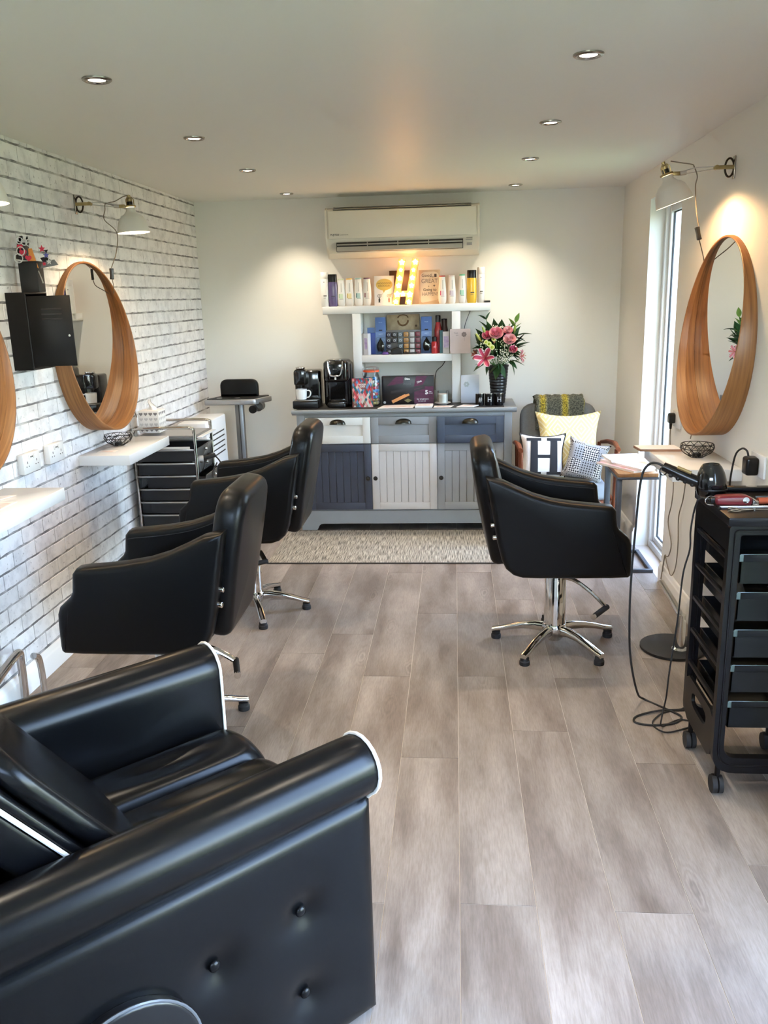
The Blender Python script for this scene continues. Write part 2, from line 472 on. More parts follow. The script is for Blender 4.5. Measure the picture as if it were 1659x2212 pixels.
def brick_mat():
    m = bpy.data.materials.new('white_brick_print'); m.use_nodes = True
    nt, n, l, b = nodes_of(m)
    tc = n.new('ShaderNodeTexCoord'); oi = n.new('ShaderNodeObjectInfo'); ge = n.new('ShaderNodeNewGeometry')
    ns = n.new('ShaderNodeTexNoise'); ns.inputs['Scale'].default_value = 14; ns.inputs['Detail'].default_value = 6; ns.inputs['Roughness'].default_value = .62
    l.new(ge.outputs['Position'], ns.inputs['Vector'])
    r = n.new('ShaderNodeValToRGB'); e = r.color_ramp.elements
    e[0].position = .30; e[0].color = (*srgb(214, 212, 213), 1); e[1].position = .55; e[1].color = (*srgb(242, 240, 240), 1)
    l.new(ns.outputs['Fac'], r.inputs[0])
    n2 = n.new('ShaderNodeTexNoise'); n2.inputs['Scale'].default_value = 60; n2.inputs['Detail'].default_value = 2; l.new(ge.outputs['Position'], n2.inputs['Vector'])
    r2 = n.new('ShaderNodeValToRGB'); e = r2.color_ramp.elements
    e[0].position = .25; e[0].color = (.55, .54, .54, 1); e[1].position = .34; e[1].color = (1, 1, 1, 1)
    l.new(n2.outputs['Fac'], r2.inputs[0])
    mx = n.new('ShaderNodeMix'); mx.data_type = 'RGBA'; mx.blend_type = 'MULTIPLY'; mx.inputs['Factor'].default_value = 1
    l.new(r.outputs[0], mx.inputs['A']); l.new(r2.outputs[0], mx.inputs['B'])
    hs = n.new('ShaderNodeHueSaturation'); vr = n.new('ShaderNodeMapRange'); vr.inputs['To Min'].default_value = .93; vr.inputs['To Max'].default_value = 1.04
    l.new(oi.outputs['Random'], vr.inputs[0]); l.new(vr.outputs[0], hs.inputs['Value']); l.new(mx.outputs['Result'], hs.inputs['Color'])
    l.new(hs.outputs[0], b.inputs['Base Color']); b.inputs['Roughness'].default_value = .62; b.inputs['Specular IOR Level'].default_value = .25
    return m
MORTAR, BRICK = mortar_mat(), brick_mat()
wl = struct(MB().box(XL-.2, XL-.0012, YF-.1, YB+.1, -.1, CZ+.01).build('wall_left', MORTAR, smooth=False))
wl['label'] = 'white brick-pattern left wall'
BL, BH = .188, .072
rb = random.Random(3)
def brick_shape(r, full=True):
    hy, hz = BL/2-.0022, BH/2
    z0, z1 = -hz+.0085, hz-.0008
    pts = []
    for k in range(6): pts.append((-hy+2*hy*k/5, z0+r.uniform(-.0028, .0022)))
    pts.append((hy+r.uniform(-.001, .001), 0))
    for k in range(5): pts.append((hy-2*hy*k/4, z1+r.uniform(-.0012, .0006)))
    pts.append((-hy+r.uniform(-.001, .001), 0))
    return pts
shapes = [brick_shape(rb) for _ in range(14)]
def brick_mb(p):
    n = len(p); c = .0016
    vs = [(0, y, z) for y, z in p]+[(.0016, y*(1-.012), z*(1-.03)) for y, z in p]
    fs = [(k, (k+1) % n, n+(k+1) % n, n+k) for k in range(n)]+[tuple(range(n, 2*n))]
    return vs, fs
protos = [brick_mb(p) for p in shapes]
bricks = []
zr = 2.281-BH/2+BH
row = 0
z = zr
while z > .11:
    y = 2.0+(BL/2 if row % 2 else 0)+rb.uniform(-.012, .012)
    while y-BL/2 < YB-.012:
        if z-BH/2 < CZ-.006: bricks.append((y, z, rb.randrange(14)))
        y += BL
    z -= BH; row += 1
def inframe(y, z):
    v = cam.matrix_world.to_3x3().transposed() @ Vector((XL, y, z-1.62))
    px = 829.5-1815*v.x/v.z; py = 1106+1815*v.y/v.z
    return px > -25 and v.z < 0 and py < 1560
vis = sorted([b for b in bricks if inframe(b[0], b[1])], key=lambda b: b[0])
near = set((b[0], b[1]) for b in vis[:300])
bmeshes = []
for vs, fs in protos:
    me = bpy.data.meshes.new('brick'); me.from_pydata(vs, [], fs); me.update(); me.materials.append(BRICK); bmeshes.append(me)
rest = MB()
for y, z, k in bricks:
    top = min(1.0, (CZ-z)/(BH/2)) if z+BH/2 > CZ else 1.0
    yb_ = y+BL/2 > YB
    if (y, z) in near and not yb_ and top == 1.0:
        o = bpy.data.objects.new('brick', bmeshes[k]); C.objects.link(o); o.parent = wl; o.location = (XL-.0012, y, z)
    else:
        vs, fs = protos[k]
        rest.add([(XL-.0012+a, min(YB-.0005, y+b_), min(CZ-.0005, z+c_)) for a, b_, c_ in vs], fs)
rs = rest.build('bricks_far', BRICK, wl, smooth=False); rs['kind'] = 'stuff'

# skirting boards (profiled)
def skirting(name, segs, axis, wall, sgn, label):
    prof = [(0, 0), (.016, 0), (.016, .085), (.013, .092), (.010, .096), (.009, .110), (.004, .116), (0, .118)]
    mb = MB()
    for a, b in segs:
        if axis == 'y': mb.prism([(wall+sgn*u, v) for u, v in prof], 'xz', a, b)
        else: mb.prism([(wall+sgn*u, v) for u, v in prof], 'yz', a, b)
    o = struct(mb.build(name, TRIMW)); o['label'] = label; return o
skirting('baseboard_left', [(YF, YB)], 'y', XL+.0006, 1, 'white skirting board under the brick wall')
skirting('baseboard_back', [(XL+.017, XR-.017)], 'x', YB-.0005, -1, 'white skirting board on the back wall')
skirting('baseboard_right', [(YF, DY0), (DY1, WY0), (WY1, YB)], 'y', XR-.0005, -1, 'white skirting board on the right wall')

# narrow window: white reveal frame, sash, black gasket and one pane
def window(name, y0, y1, z1, label, mull=(), depth=.085, sash=.036, post=.045):
    w = thing(name, label, 'window', (XR+depth, (y0+y1)/2, 0))
    del w['category']; w['kind'] = 'structure'
    hy = (y1-y0)/2
    fr = MB(); d0, d1 = 0, .075
    fr.box(d0, d1, -hy, -hy+post, .0, z1, .004); fr.box(d0, d1, hy-post, hy, 0, z1, .004)
    fr.box(d0, d1, -hy+post, hy-post, z1-post, z1, .004); fr.box(d0, d1, -hy+post, hy-post, 0, post, .004)
    fr.build('window_frame', UPVC, w)
    edges = [-hy+post]+[m for m in mull]+[hy-post]
    for i in range(len(edges)-1):
        a, b = edges[i]+.002, edges[i+1]-.002
        s = MB(); e0, e1 = .018, .06
        s.box(e0, e1, a, a+sash, post, z1-post, .006); s.box(e0, e1, b-sash, b, post, z1-post, .006)
        s.box(e0, e1, a+sash, b-sash, z1-post-sash, z1-post, .006); s.box(e0, e1, a+sash, b-sash, post, post+sash, .006)
        so = s.build('sash', UPVC, w)
        g = MB(); q = .006; a2, b2, c2, e2 = a+sash, b-sash, post+sash, z1-post-sash
        e0, e1 = .026, .052
        g.box(e0+.008, e1-.008, a2, a2+q, c2, e2); g.box(e0+.008, e1-.008, b2-q, b2, c2, e2)
        g.box(e0+.008, e1-.008, a2+q, b2-q, c2, c2+q); g.box(e0+.008, e1-.008, a2+q, b2-q, e2-q, e2)
        g.build('gasket', RUBBER, so)
        MB().box(.036, .042, a2+q*.5, b2-q*.5, c2+q*.5, e2-q*.5).build('pane', PANE, so, smooth=False)
    return w
window('window_1', WY0, WY1, WZ1, 'tall narrow white-framed window reaching the floor')
window('door_1', DY0, DY1, DZ1, 'glazed garden doors in the right wall beside the viewer', mull=(0.0,))
d2 = window('fill_window', -(FX1-FX0)/2, (FX1-FX0)/2, FZ1-FZ0, 'unseen high window added behind the viewer for frontal daylight', mull=(-.33, .33))
d2.location = ((FX0+FX1)/2, YF-.10, FZ0); d2.rotation_euler = (0, 0, R(-90))

# garden outside
GRASS = M('lawn', (.12, .145, .065), .9, var=.35, scale=3, bump=.6, bscale=60)
lawn = MB().box(-24, 24, -24, 24, -.25, -.13).build('lawn', GRASS, smooth=False)
tag(lawn, 'sunlit green lawn outside the window', 'grass', kind='structure'); del lawn['category']

# ------------------------------------------------------------------ recessed downlights
BULB = M('downlight_bulb', (1, .95, .85), .4, emit=(1, .88, .66), estr=9.0)
def downlight(x, y, label):
    t = thing('ceiling_downlight', label, 'downlight', (x, y, CZ), group='recessed ceiling downlights')
    MB().lathe([(.030, -.003), (.033, -.007), (.040, -.0075), (.0455, -.004), (.046, -.0002), (.030, -.0002)], n=28).build('bezel', NICKEL, t)
    MB().lathe([(.0, -.0055), (.015, -.005), (.027, -.003), (.0295, -.0004)], n=24, cap=False).build('lamp_face', BULB, t)
    spot('downlight_beam', (0, 0, -.012), SPOT_W, WARM, 98, 1.0, .022, parent=t)
rowname = ['nearest the viewer', 'second from the viewer', 'third from the viewer', 'farthest, beside the back wall']
for i, y in enumerate((2.81, 3.833, 4.802, 5.90)):
    downlight(-1.113, y, 'round recessed downlight over the left chairs, '+rowname[i])
    downlight(.404, y, 'round recessed downlight over the right side, '+rowname[i])
for y, w in ((1.80, 'just above the viewer'), (.78, 'behind the viewer')):
    downlight(-1.113, y, 'round recessed downlight outside the picture on the left, '+w)
    downlight(.404, y, 'round recessed downlight outside the picture on the right, '+w)
# ------------------------------------------------------------------ styling chairs
ARM_OUT = [(-.334, .868), (-.262, .853), (-.200, .823), (-.135, .794), (-.06, .771), (.02, .757), (.10, .748), (.165, .743), (.196, .738), (.211, .720),
           (.215, .690), (.219, .655), (.228, .636), (.250, .616), (.271, .598), (.281, .572), (.284, .530), (.285, .452), (.283, .434), (.272, .424),
           (.20, .421), (.05, .420), (-.10, .420), (-.175, .422), (-.214, .434), (-.246, .462), (-.266, .505), (-.285, .585), (-.305, .70), (-.322, .79)]
def styling_chair(label, loc, rotz, base_rot, lever_ang, raise_=0.0, lever_up=0.0):
    t = thing('styling_chair', label, 'chair', loc, rotz, group='black salon styling chairs')
    dz = raise_
    for s in (-1, 1):
        mb = MB()
        a, b = (.200, .286) if s > 0 else (-.286, -.200)
        mb.puff([(u, z+dz) for u, z in ARM_OUT], 'xz', a, b, .026, seg=4)
        arm = mb.build('arm', LEATHER, t, ang=60)
        # stitched seam line just inside the top edge
        st = MB(); v = .2005*s
        st.tube([(u, s*.199, z+dz-.03) for u, z in ARM_OUT[1:9]], .0016, 5, smooth=3)
        st.build('seam', BLACKM, arm)
        for zz, rr in ((.655, .012), (.60, .014)):
            u = -.300+(.70-zz)*.17
            bt = MB(); bt.cyl((u+.005, s*.238, zz+dz), (u-.016, s*.238, zz+dz-.003), rr*.85, n=14)
            bt.sphere((u-.016, s*.238, zz+dz-.003), rr*.85, 12, 6, (.45, 1, 1))
            bt.build('bolt', CHROME, t)
    # backrest: upholstered slab, tilted, with rounded top corners
    out = rounded_poly([(-.190, -.30), (.190, -.30), (.232, .02), (.214, .245), (-.214, .245), (-.232, .02)], [.05, .05, .12, .105, .105, .12], 6)
    bk = MB(); bk.puff(out, 'yz', -.052, .052, .038, seg=5, bulge=.012)
    bk.xf(Matrix.Translation((-.306, 0, .745+dz)) @ Matrix.Rotation(R(-10.5), 4, 'Y'))
    back = bk.build('backrest', LEATHER, t, ang=60)
    sm = MB(); sm.tube([(.036, y*.955, z*.955) for y, z in out], .0022, 6, closed=True)
    sm.tube([(-.036, y*.955, z*.955) for y, z in out], .0022, 6, closed=True)
    sm.xf(Matrix.Translation((-.306, 0, .745+dz)) @ Matrix.Rotation(R(-10.5), 4, 'Y'))
    sm.build('piping', LEATHER, back)
    # seat cushion and pan
    so = rounded_poly([(-.245, -.198), (.262, -.198), (.262, .198), (-.245, .198)], .04, 5)
    MB().puff(so, 'xy', .44+dz, .535+dz, .03, bulge=.012).build('seat', LEATHER, t, ang=60)
    MB().puff(rounded_poly([(-.20, -.2), (.25, -.2), (.25, .2), (-.20, .2)], .04), 'xy', .414+dz, .45+dz, .01).build('seat_pan', BLACKM, t)
    # hydraulic column
    MB().lathe([(.0, .065), (.050, .065), (.052, .072), (.0505, .085), (.050, .33), (.048, .335), (.048, .36+dz)], n=28).build('column', CHROME, t)
    MB().lathe([(.0, .350+dz), (.062, .350+dz), (.068, .372+dz), (.068, .404+dz), (.10, .415+dz), (0, .415+dz)], n=24).build('column_head', CHROME, t)
    MB().lathe([(.0, .028), (.030, .028), (.044, .045), (.058, .070), (.060, .098), (.052, .112), (.040, .116), (0, .116)], n=28).build('hub', CHROME, t)
    for k in range(5):
        a = base_rot+math.radians(72*k); ca, sa = math.cos(a), math.sin(a)
        path = [(.035, .082), (.09, .088), (.15, .082), (.21, .068), (.26, .053), (.298, .044)]
        hw = [.021, .019, .0185, .018, .0185, .0175]; hh = [.026, .021, .0165, .014, .012, .0115]
        rings = []
        for (r_, z_), w_, h_ in zip(path, hw, hh):
            sec = []
            for q in range(12):
                an = 2*math.pi*q/12
                cx_ = math.copysign(abs(math.cos(an))**.7, math.cos(an))*w_; cz_ = math.copysign(abs(math.sin(an))**.7, math.sin(an))*h_
                sec.append((ca*r_-sa*cx_, sa*r_+ca*cx_, z_+cz_))
            rings.append(sec)
        leg = MB().rings(rings).build('leg', CHROME, t, ang=50)
        MB().lathe([(0, 0), (.0225, 0), (.0235, .004), (.0235, .018), (.020, .022), (.020, .034), (0, .034)], (ca*.281, sa*.281, 0), n=18).build('foot_pad', RUBBER, leg)
    # pump lever
    ca, sa = math.cos(lever_ang), math.sin(lever_ang)
    def lv(r_, off, z_): return (ca*r_-sa*off, sa*r_+ca*off, z_+lever_up*r_/.25)
    lev = MB().tube([lv(.04, 0, .345), lv(.10, 0, .338), (lv(.17, 0, .305)), lv(.225, 0, .268), lv(.255, 0, .243)], .0085, 8, smooth=4, flat=1.5).build('pump_lever', CHROME, t)
    MB().cyl(lv(.255, .012, .243), lv(.255, -.115, .236), .0125, n=14).build('lever_grip', RUBBER, lev)
    MB().cyl(lv(.255, -.113, .236), lv(.255, -.122, .2355), .0135, n=14).build('lever_cap', CHROME, lev)
    return t
styling_chair('black leather styling chair on the right, facing the right-hand round mirror', (.463, 3.757, 0), 0.0, R(-52), R(-36))
styling_chair('black leather styling chair on the left nearest the black armchair', (-1.11, 2.93, 0), R(180), R(180+29.5), R(-163))
styling_chair('black leather styling chair on the left beside the chrome trolley', (-1.082, 4.19, 0), R(180), R(180+4), R(120), raise_=.03, lever_up=.10)

# ------------------------------------------------------------------ big black armchair with rolled arms (foreground left)
# local axes: x forward, y to its left, z up; origin on the floor under the front end of its right arm
AC_ROT = math.atan2(.703, .711)
ac = thing('leather_armchair', 'large black leather armchair with rolled arms, white piping and buttoned sides', 'armchair', (-.212, 1.633, 0), AC_ROT)
def arm_section(sgn, inner=.062, n=14):
    # cross-section in (y,z); sgn=+1: inner side is +y
    cz, r = .632, .068
    pts = [(inner, .06), (inner+.004, .30), (r, .60)]
    for k in range(n+1):
        a = R(-8)+R(248)*k/n
        pts.append((r*math.cos(a), cz+r*math.sin(a)))
    pts += [(-.022, .560), (-.022, .40), (-.022, .06)]
    return [(sgn*y, z) for y, z in pts]
def build_arm(y0, sgn):
    sec = arm_section(sgn)
    rings = []
    stations = [(-.98, .0), (-.70, 0), (-.4, 0), (-.15, 0), (-.04, 0), (-.004, .001), (.004, .004), (.007, .010)]
    cy = sgn*.0; czc = .5
    for x, ins in stations:
        ring = []
        for y, z in sec:
            d = Vector((y-sgn*.01, z-.60)) if z > .5 else Vector((y-sgn*.02, 0))
            q = d.normalized()*min(ins, d.length*.8) if d.length > 1e-6 else d
            ring.append((x, y0+y-q.x, z-(q.y if z > .5 else 0)))
        rings.append(ring)
    arm = MB().rings(rings).build('arm', LEATHER2, ac, ang=60)
    # white piping round the front of the roll and down the inner edge
    p = [(.001, y0+y*1.015, (.632+(z-.632)*1.015) if z > .5 else z) for y, z in sec[:-2]]
    MB().tube([(.001, y0+sgn*.064, .06)]+p[1:], .0042, 7).build('piping', PIPEW, arm)
    return arm
build_arm(0.0, 1)
build_arm(.68, -1)
# tufted outer side panels
btn = [(-.19, .372), (-.395, .360), (-.19, .165), (-.395, .165), (-.86, .36), (-.86, .165)]
def side_panel(y0, sgn):
    def fn(u, v):
        x = -.98+.985*u; z = .008+.556*v
        e = min(1, min(u, 1-u)/.05, min(v, 1-v)/.08)
        off = .020+.022*math.sqrt(max(0, 1-(1-e)**2))
        for bx, bz in btn:
            d2 = ((x-bx)**2+(z-bz)**2)
            off -= .016*math.exp(-d2/.0016)+.006*math.exp(-d2/.008)
        return (x, y0-sgn*off, z)
    mb = MB(); mb.grid(fn, 110, 62)
    p = mb.build('side_panel', LEATHER2, ac, ang=80)
    # front return of the panel
    MB().box(-.03, .006, y0-sgn*.020 if sgn < 0 else y0-.020, y0+.055 if sgn > 0 else y0+.02, .008, .56, .008).build('panel_front', LEATHER2, ac)
    if sgn > 0:
        for bx, bz in btn[:4]:
            b = MB(); b.sphere((bx, y0-.0255, bz), .0125, 16, 8, (1, .55, 1)); b.build('button', LEATHER2, p)
        # round hinge cover with shiny rim
        hc = MB(); hc.puff([(-.60+.152*math.cos(a), .258+.152*math.sin(a)) for a in [2*math.pi*k/40 for k in range(40)]], 'xz', y0-.066, y0-.036, .008)
        h = hc.build('hinge_cover', BLACKP, ac)
        MB().tube([(-.60+.1515*math.cos(a), y0-.061, .258+.1515*math.sin(a)) for a in [2*math.pi*k/48 for k in range(48)]], .0032, 6, closed=True).build('rim', M('dark_piping', (.10, .105, .115), .22), h)
    return p
side_panel(0.0, 1); side_panel(.68, -1)
MB().box(-.97, -.01, -.016, .696, .03, .36, .02).build('base', LEATHER2, ac)
# three-channel seat
for i in range(3):
    y0 = .074+.178*i; y1 = y0+.174
    def fn(u, v, y0=y0, y1=y1, i=i):
        # u along depth, v across
        x = -.50+.535*u; w = 2*v-1
        top = .445+.045*math.sqrt(max(0, 1-abs(w)**3.2))+(.010 if i == 2 else .0)
        front = max(0, (u-.86)/.14)
        top -= .10*(1-math.sqrt(max(0, 1-front**2)))
        top -= .016*math.exp(-((u-.45)/.28)**2-((w)/.55)**2)*(1 if i == 2 else .5)
        top += .004*math.sin(9*u+3*w)*(1-abs(w))
        return (x, y0+(y1-y0)*v, top)
    mb = MB(); mb.grid(fn, 44, 22)
    mb.grid(lambda u, v: (.035, y0+(y1-y0)*u, .345-.24*v), 2, 2)
    c = mb.build('seat_channel', LEATHER2, ac, ang=80)
    MB().tube([(x_, y_, z_+.0005) for x_, y_, z_ in [fn(k/30, .985) for k in range(31)]], .0042, 6).build('seam_piping', LEATHER2, c)
# reclined back in layers
REC = R(36)
def back_layer(name, off, thick, zlow, zhigh, y0, y1, mat, r=.02, bulge=0.0, top_round=.10, parent=None):
    out = rounded_poly([(y0, 0), (y1, 0), (y1, zhigh-zlow), (y0, zhigh-zlow)], [.01, .01, top_round, top_round], 6)
    mb = MB(); mb.puff(out, 'yz', -thick, 0, r, seg=4, bulge=bulge)
    mb.xf(Matrix.Translation((-.365+off, 0, .45)) @ Matrix.Translation((-math.tan(REC)*zlow, 0, zlow)) @ Matrix.Rotation(-REC, 4, 'Y'))
    return mb.build(name, mat, parent or ac, ang=60), out
back_layer('back_cushion', 0.0, .045, .0, .56, .070, .612, LEATHER2, .020, .010)
back_layer('back_cushion', -.060, .024, .03, .55, .066, .614, LEATHER2, .010)
shell, so_ = back_layer('back_shell', -.092, .070, -.20, .60, .064, .616, LEATHER2, .012)
pp = MB(); pp.tube([(.002, y, z) for y, z in so_], .0045, 8, closed=True)
pp.xf(Matrix.Translation((-.365-.092+math.tan(REC)*.20, 0, .45-.20)) @ Matrix.Rotation(-REC, 4, 'Y'))
pp.build('piping', PIPEW, shell)
for s in (0, 1, 2, 3):
    x, y = ((-.07, .03), (-.07, .65), (-.9, .03), (-.9, .65))[s]
    MB().lathe([(0, 0), (.024, 0), (.024, .012), (.018, .034), (0, .034)], (x, y, 0), n=14).build('foot', BLACKP, ac)
# ------------------------------------------------------------------ air conditioner
ACW = M('aircon_plastic', (.80, .775, .68), .34)
ACG = M('aircon_louvre', (.43, .415, .37), .4)
DARKG = M('dark_slot', (.035, .034, .03), .6)
a = thing('air_conditioner', 'cream wall-mounted air conditioner above the shelf of bottles', 'air conditioner', (-.352, YB, 1.885))
prof = [(0, .33), (-.155, .33), (-.185, .318), (-.197, .29), (-.200, .14), (-.190, .10), (-.165, .062), (-.150, .03), (-.10, .0), (0, 0)]
b_ = MB(); b_.prism(prof, 'yz', -.515, .515); b_.build('casing', ACW, a, ang=30)
for s in (-1, 1):
    MB().prism(rounded_poly([(0, .333), (-.16, .333), (-.205, .315), (-.205, .13), (-.17, .055), (-.10, .0), (0, 0)], .01, 3), 'yz', s*.515, s*.527).build('end_cap', ACW, a, ang=30)
MB().box(-.505, .505, -.212, -.196, .125, .308, .005).build('front_panel', ACW, a)
MB().box(-.47, .47, -.175, -.10, .3305, .3345, .001).build('top_grille', ACG, a)
MB().box(-.47, .47, -.198, -.18, .3125, .317).build('top_slot', DARKG, a)
MB().box(-.455, .415, -.1985, -.150, .040, .102).build('outlet_slot', DARKG, a)
fl = MB(); fl.box(-.450, .410, -.008, .004, -.015, .015, .002, mat=Matrix.Translation((0, -.203, .056)) @ Matrix.Rotation(R(-14), 4, 'X')); fl.build('louvre', ACG, a)
fl = MB(); fl.box(-.450, .410, -.003, .003, -.004, .004, .001, mat=Matrix.Translation((0, -.204, .086)) @ Matrix.Rotation(R(-8), 4, 'X')); fl.build('louvre', ACG, a)
for xx in (-.24, -.03, .18): MB().box(xx-.003, xx+.003, -.204, -.17, .045, .10).build('louvre_divider', ACG, a)
TXTG = M('print_grey', (.16, .15, .13), .5)
text('brand_print', 'FUJITSU', .017, TXTG, a, (-.462, -.2125, .152), bold=.0004)
text('brand_print', 'AIR CONDITIONER', .0085, TXTG, a, (-.405, -.2125, .150))
MB().box(.44, .475, -.1965, -.193, .058, .076).build('rating_label', M('label_grey', (.3, .3, .28), .5), a)
for k in range(2): MB().box(.432+.005*k, .478, -.1995, -.197, .094+.012*k, .097+.012*k).build('print_line', TXTG, a)

# ------------------------------------------------------------------ painted sideboard
GREYP = M('sideboard_grey', srgb(140, 144, 146), .45, var=.05, scale=7)
GREYL = M('drawer_midgrey', srgb(141, 143, 145), .45, var=.05, scale=7)
GREYD = M('door_palegrey', srgb(155, 158, 158), .45, var=.04, scale=7)
WARMW = M('door_stone_white', srgb(203, 199, 193), .42, var=.03, scale=7)
PWHITE = M('drawer_white', srgb(222, 221, 214), .42)
NAVY = M('door_slate_blue', srgb(62, 66, 78), .42, var=.06, scale=7)
NAVY2 = M('drawer_slate_blue', srgb(66, 74, 88), .42, var=.06, scale=7)
BRONZE = M('dark_bronze', (.045, .042, .035), .28, .85)
sb = thing('sideboard', 'painted wooden sideboard with three drawers and three tongue-and-groove doors in greys and white', 'sideboard', (-.354, 5.756, 0))
body = MB()
body.box(-.742, .742, .004, .452, .145, .835)
body.build('carcass', GREYP, sb, smooth=False)
for s in (-1, 1):
    MB().box(s*.716-.027, s*.716+.027, -.004, .05, .145, .835, .002).build('stile', GREYP, sb)
MB().box(-.69, .69, -.004, .02, .818, .835, .001).build('top_rail', GREYP, sb)
# plinth with shaped feet
pl = [(-.742, 0), (-.645, 0), (-.628, .018), (-.618, .040), (-.604, .052), (-.585, .055), (.585, .055), (.604, .052), (.618, .040), (.628, .018), (.645, 0), (.742, 0), (.742, .150), (-.742, .150)]
MB().prism(pl, 'xz', -.006, .018).build('plinth', GREYP, sb)
for s in (-1, 1): MB().box(s*.742-(.02 if s > 0 else 0), s*.742+(0 if s > 0 else .02), .018, .452, 0, .15).build('plinth_side', GREYP, sb, smooth=False)
top = MB(); top.prism([(-.030, .848), (-.034, .856), (-.034, .866), (-.030, .872), (.456, .872), (.456, .835), (-.008, .835), (-.012, .842)], 'yz', -.772, .772)
top.build('top', GREYP, sb, ang=25)
def framed(name, x0, x1, z0, z1, mat, fr, pull=None, boards=0, yoff=0.0):
    t = MB(); th = .020; y0 = -.012+yoff; y1 = .004+yoff
    t.box(x0, x0+fr, y0, y1, z0, z1, .0015); t.box(x1-fr, x1, y0, y1, z0, z1, .0015)
    t.box(x0+fr-.001, x1-fr+.001, y0, y1, z1-fr, z1, .0015); t.box(x0+fr-.001, x1-fr+.001, y0, y1, z0, z0+fr, .0015)
    if not boards: t.box(x0+fr-.002, x1-fr+.002, y0+.008, y1, z0+fr-.002, z1-fr+.002)
    d = t.build(name, mat, sb)
    if boards:
        w = (x1-x0-2*fr)/boards
        for k in range(boards):
            q = MB(); q.box(x0+fr+w*k+.0008, x0+fr+w*(k+1)-.0008, y0+.006, y1, z0+fr-.002, z1-fr+.002, .0022, seg=1); q.build('board', mat, d)
    return d
cols = [(-.684, -.229), (-.227, .229), (.231, .686)]
for i, (dm, lab) in enumerate(((PWHITE, 'white'), (GREYL, 'mid grey'), (NAVY2, 'slate blue'))):
    x0, x1 = cols[i]
    off = -.028 if i == 2 else 0.0
    d = framed('drawer', x0+.001, x1-.001, .634, .815, dm, .053, yoff=off)
    d['label'] = lab+' painted drawer front with cup handle'
    if i == 2: MB().box(x0+.012, x1-.012, -.026, .02, .65, .80).build('drawer_box', GREYP, d, smooth=False)
    cxm = (x0+x1)/2; hm = MB()
    # bin-cup pull: quarter dome
    hm.grid(lambda u, v: (cxm-.055*math.cos(math.pi*u), off-.012-.030*math.sin(math.pi*u)*math.cos(v*math.pi/2)*1.0, .770+.034*math.sin(v*math.pi/2)*math.sin(math.pi*u)**.8), 20, 8)
    hm.box(cxm-.056, cxm+.056, off-.0145, off-.011, .766, .772, .001)
    hm.build('cup_handle', BRONZE, d, ang=70)
for i, (dm, lab, kx) in enumerate(((NAVY, 'dark slate blue', 1), (WARMW, 'stone white', -1), (GREYD, 'pale grey', -1))):
    x0, x1 = cols[i]
    d = framed('door', x0+.001, x1-.001, .160, .627, dm, .050, boards=7)
    d['label'] = lab+' tongue-and-groove cupboard door'
    kxp = x1-.026 if kx > 0 else x0+.026
    k = MB(); k.lathe([(.004, 0), (.006, .004), (.0065, .012), (.014, .018), (.0155, .024), (.012, .030), (0, .032)], mat=Matrix.Translation((kxp, -.012, .389)) @ Matrix.Rotation(R(90), 4, 'X'), n=18)
    k.build('knob', BRONZE, d)
SLATE = M('slate_mat', (.022, .021, .021), .35, var=.3, scale=18)
rm = MB(); rm.box(-1.095, .335, 5.745, 6.10, .8721, .8745, .001)
tag(rm.build('counter_runner', SLATE), 'thin dark grey runner lying along the sideboard top', 'runner')

# ------------------------------------------------------------------ white open shelf unit on the sideboard
su = thing('shelf_unit', 'white open shelf unit with wide top shelf standing on the sideboard', 'shelf', (-.336, 6.005, .8745))
MB().box(-.584, .584, 0, .213, .6335, .6845, .002).build('top_shelf', WHITE, su)
MB().box(-.318, .318, .001, .213, .2935, .3445, .002).build('middle_shelf', WHITE, su)
for s in (-1, 1): MB().box(s*.348-.030, s*.348+.030, 0, .213, .0003, .6333, .002).build('upright', WHITE, su)
TS, MS, CT = 1.5592, 1.2193, .8748     # shelf tops and counter top heights

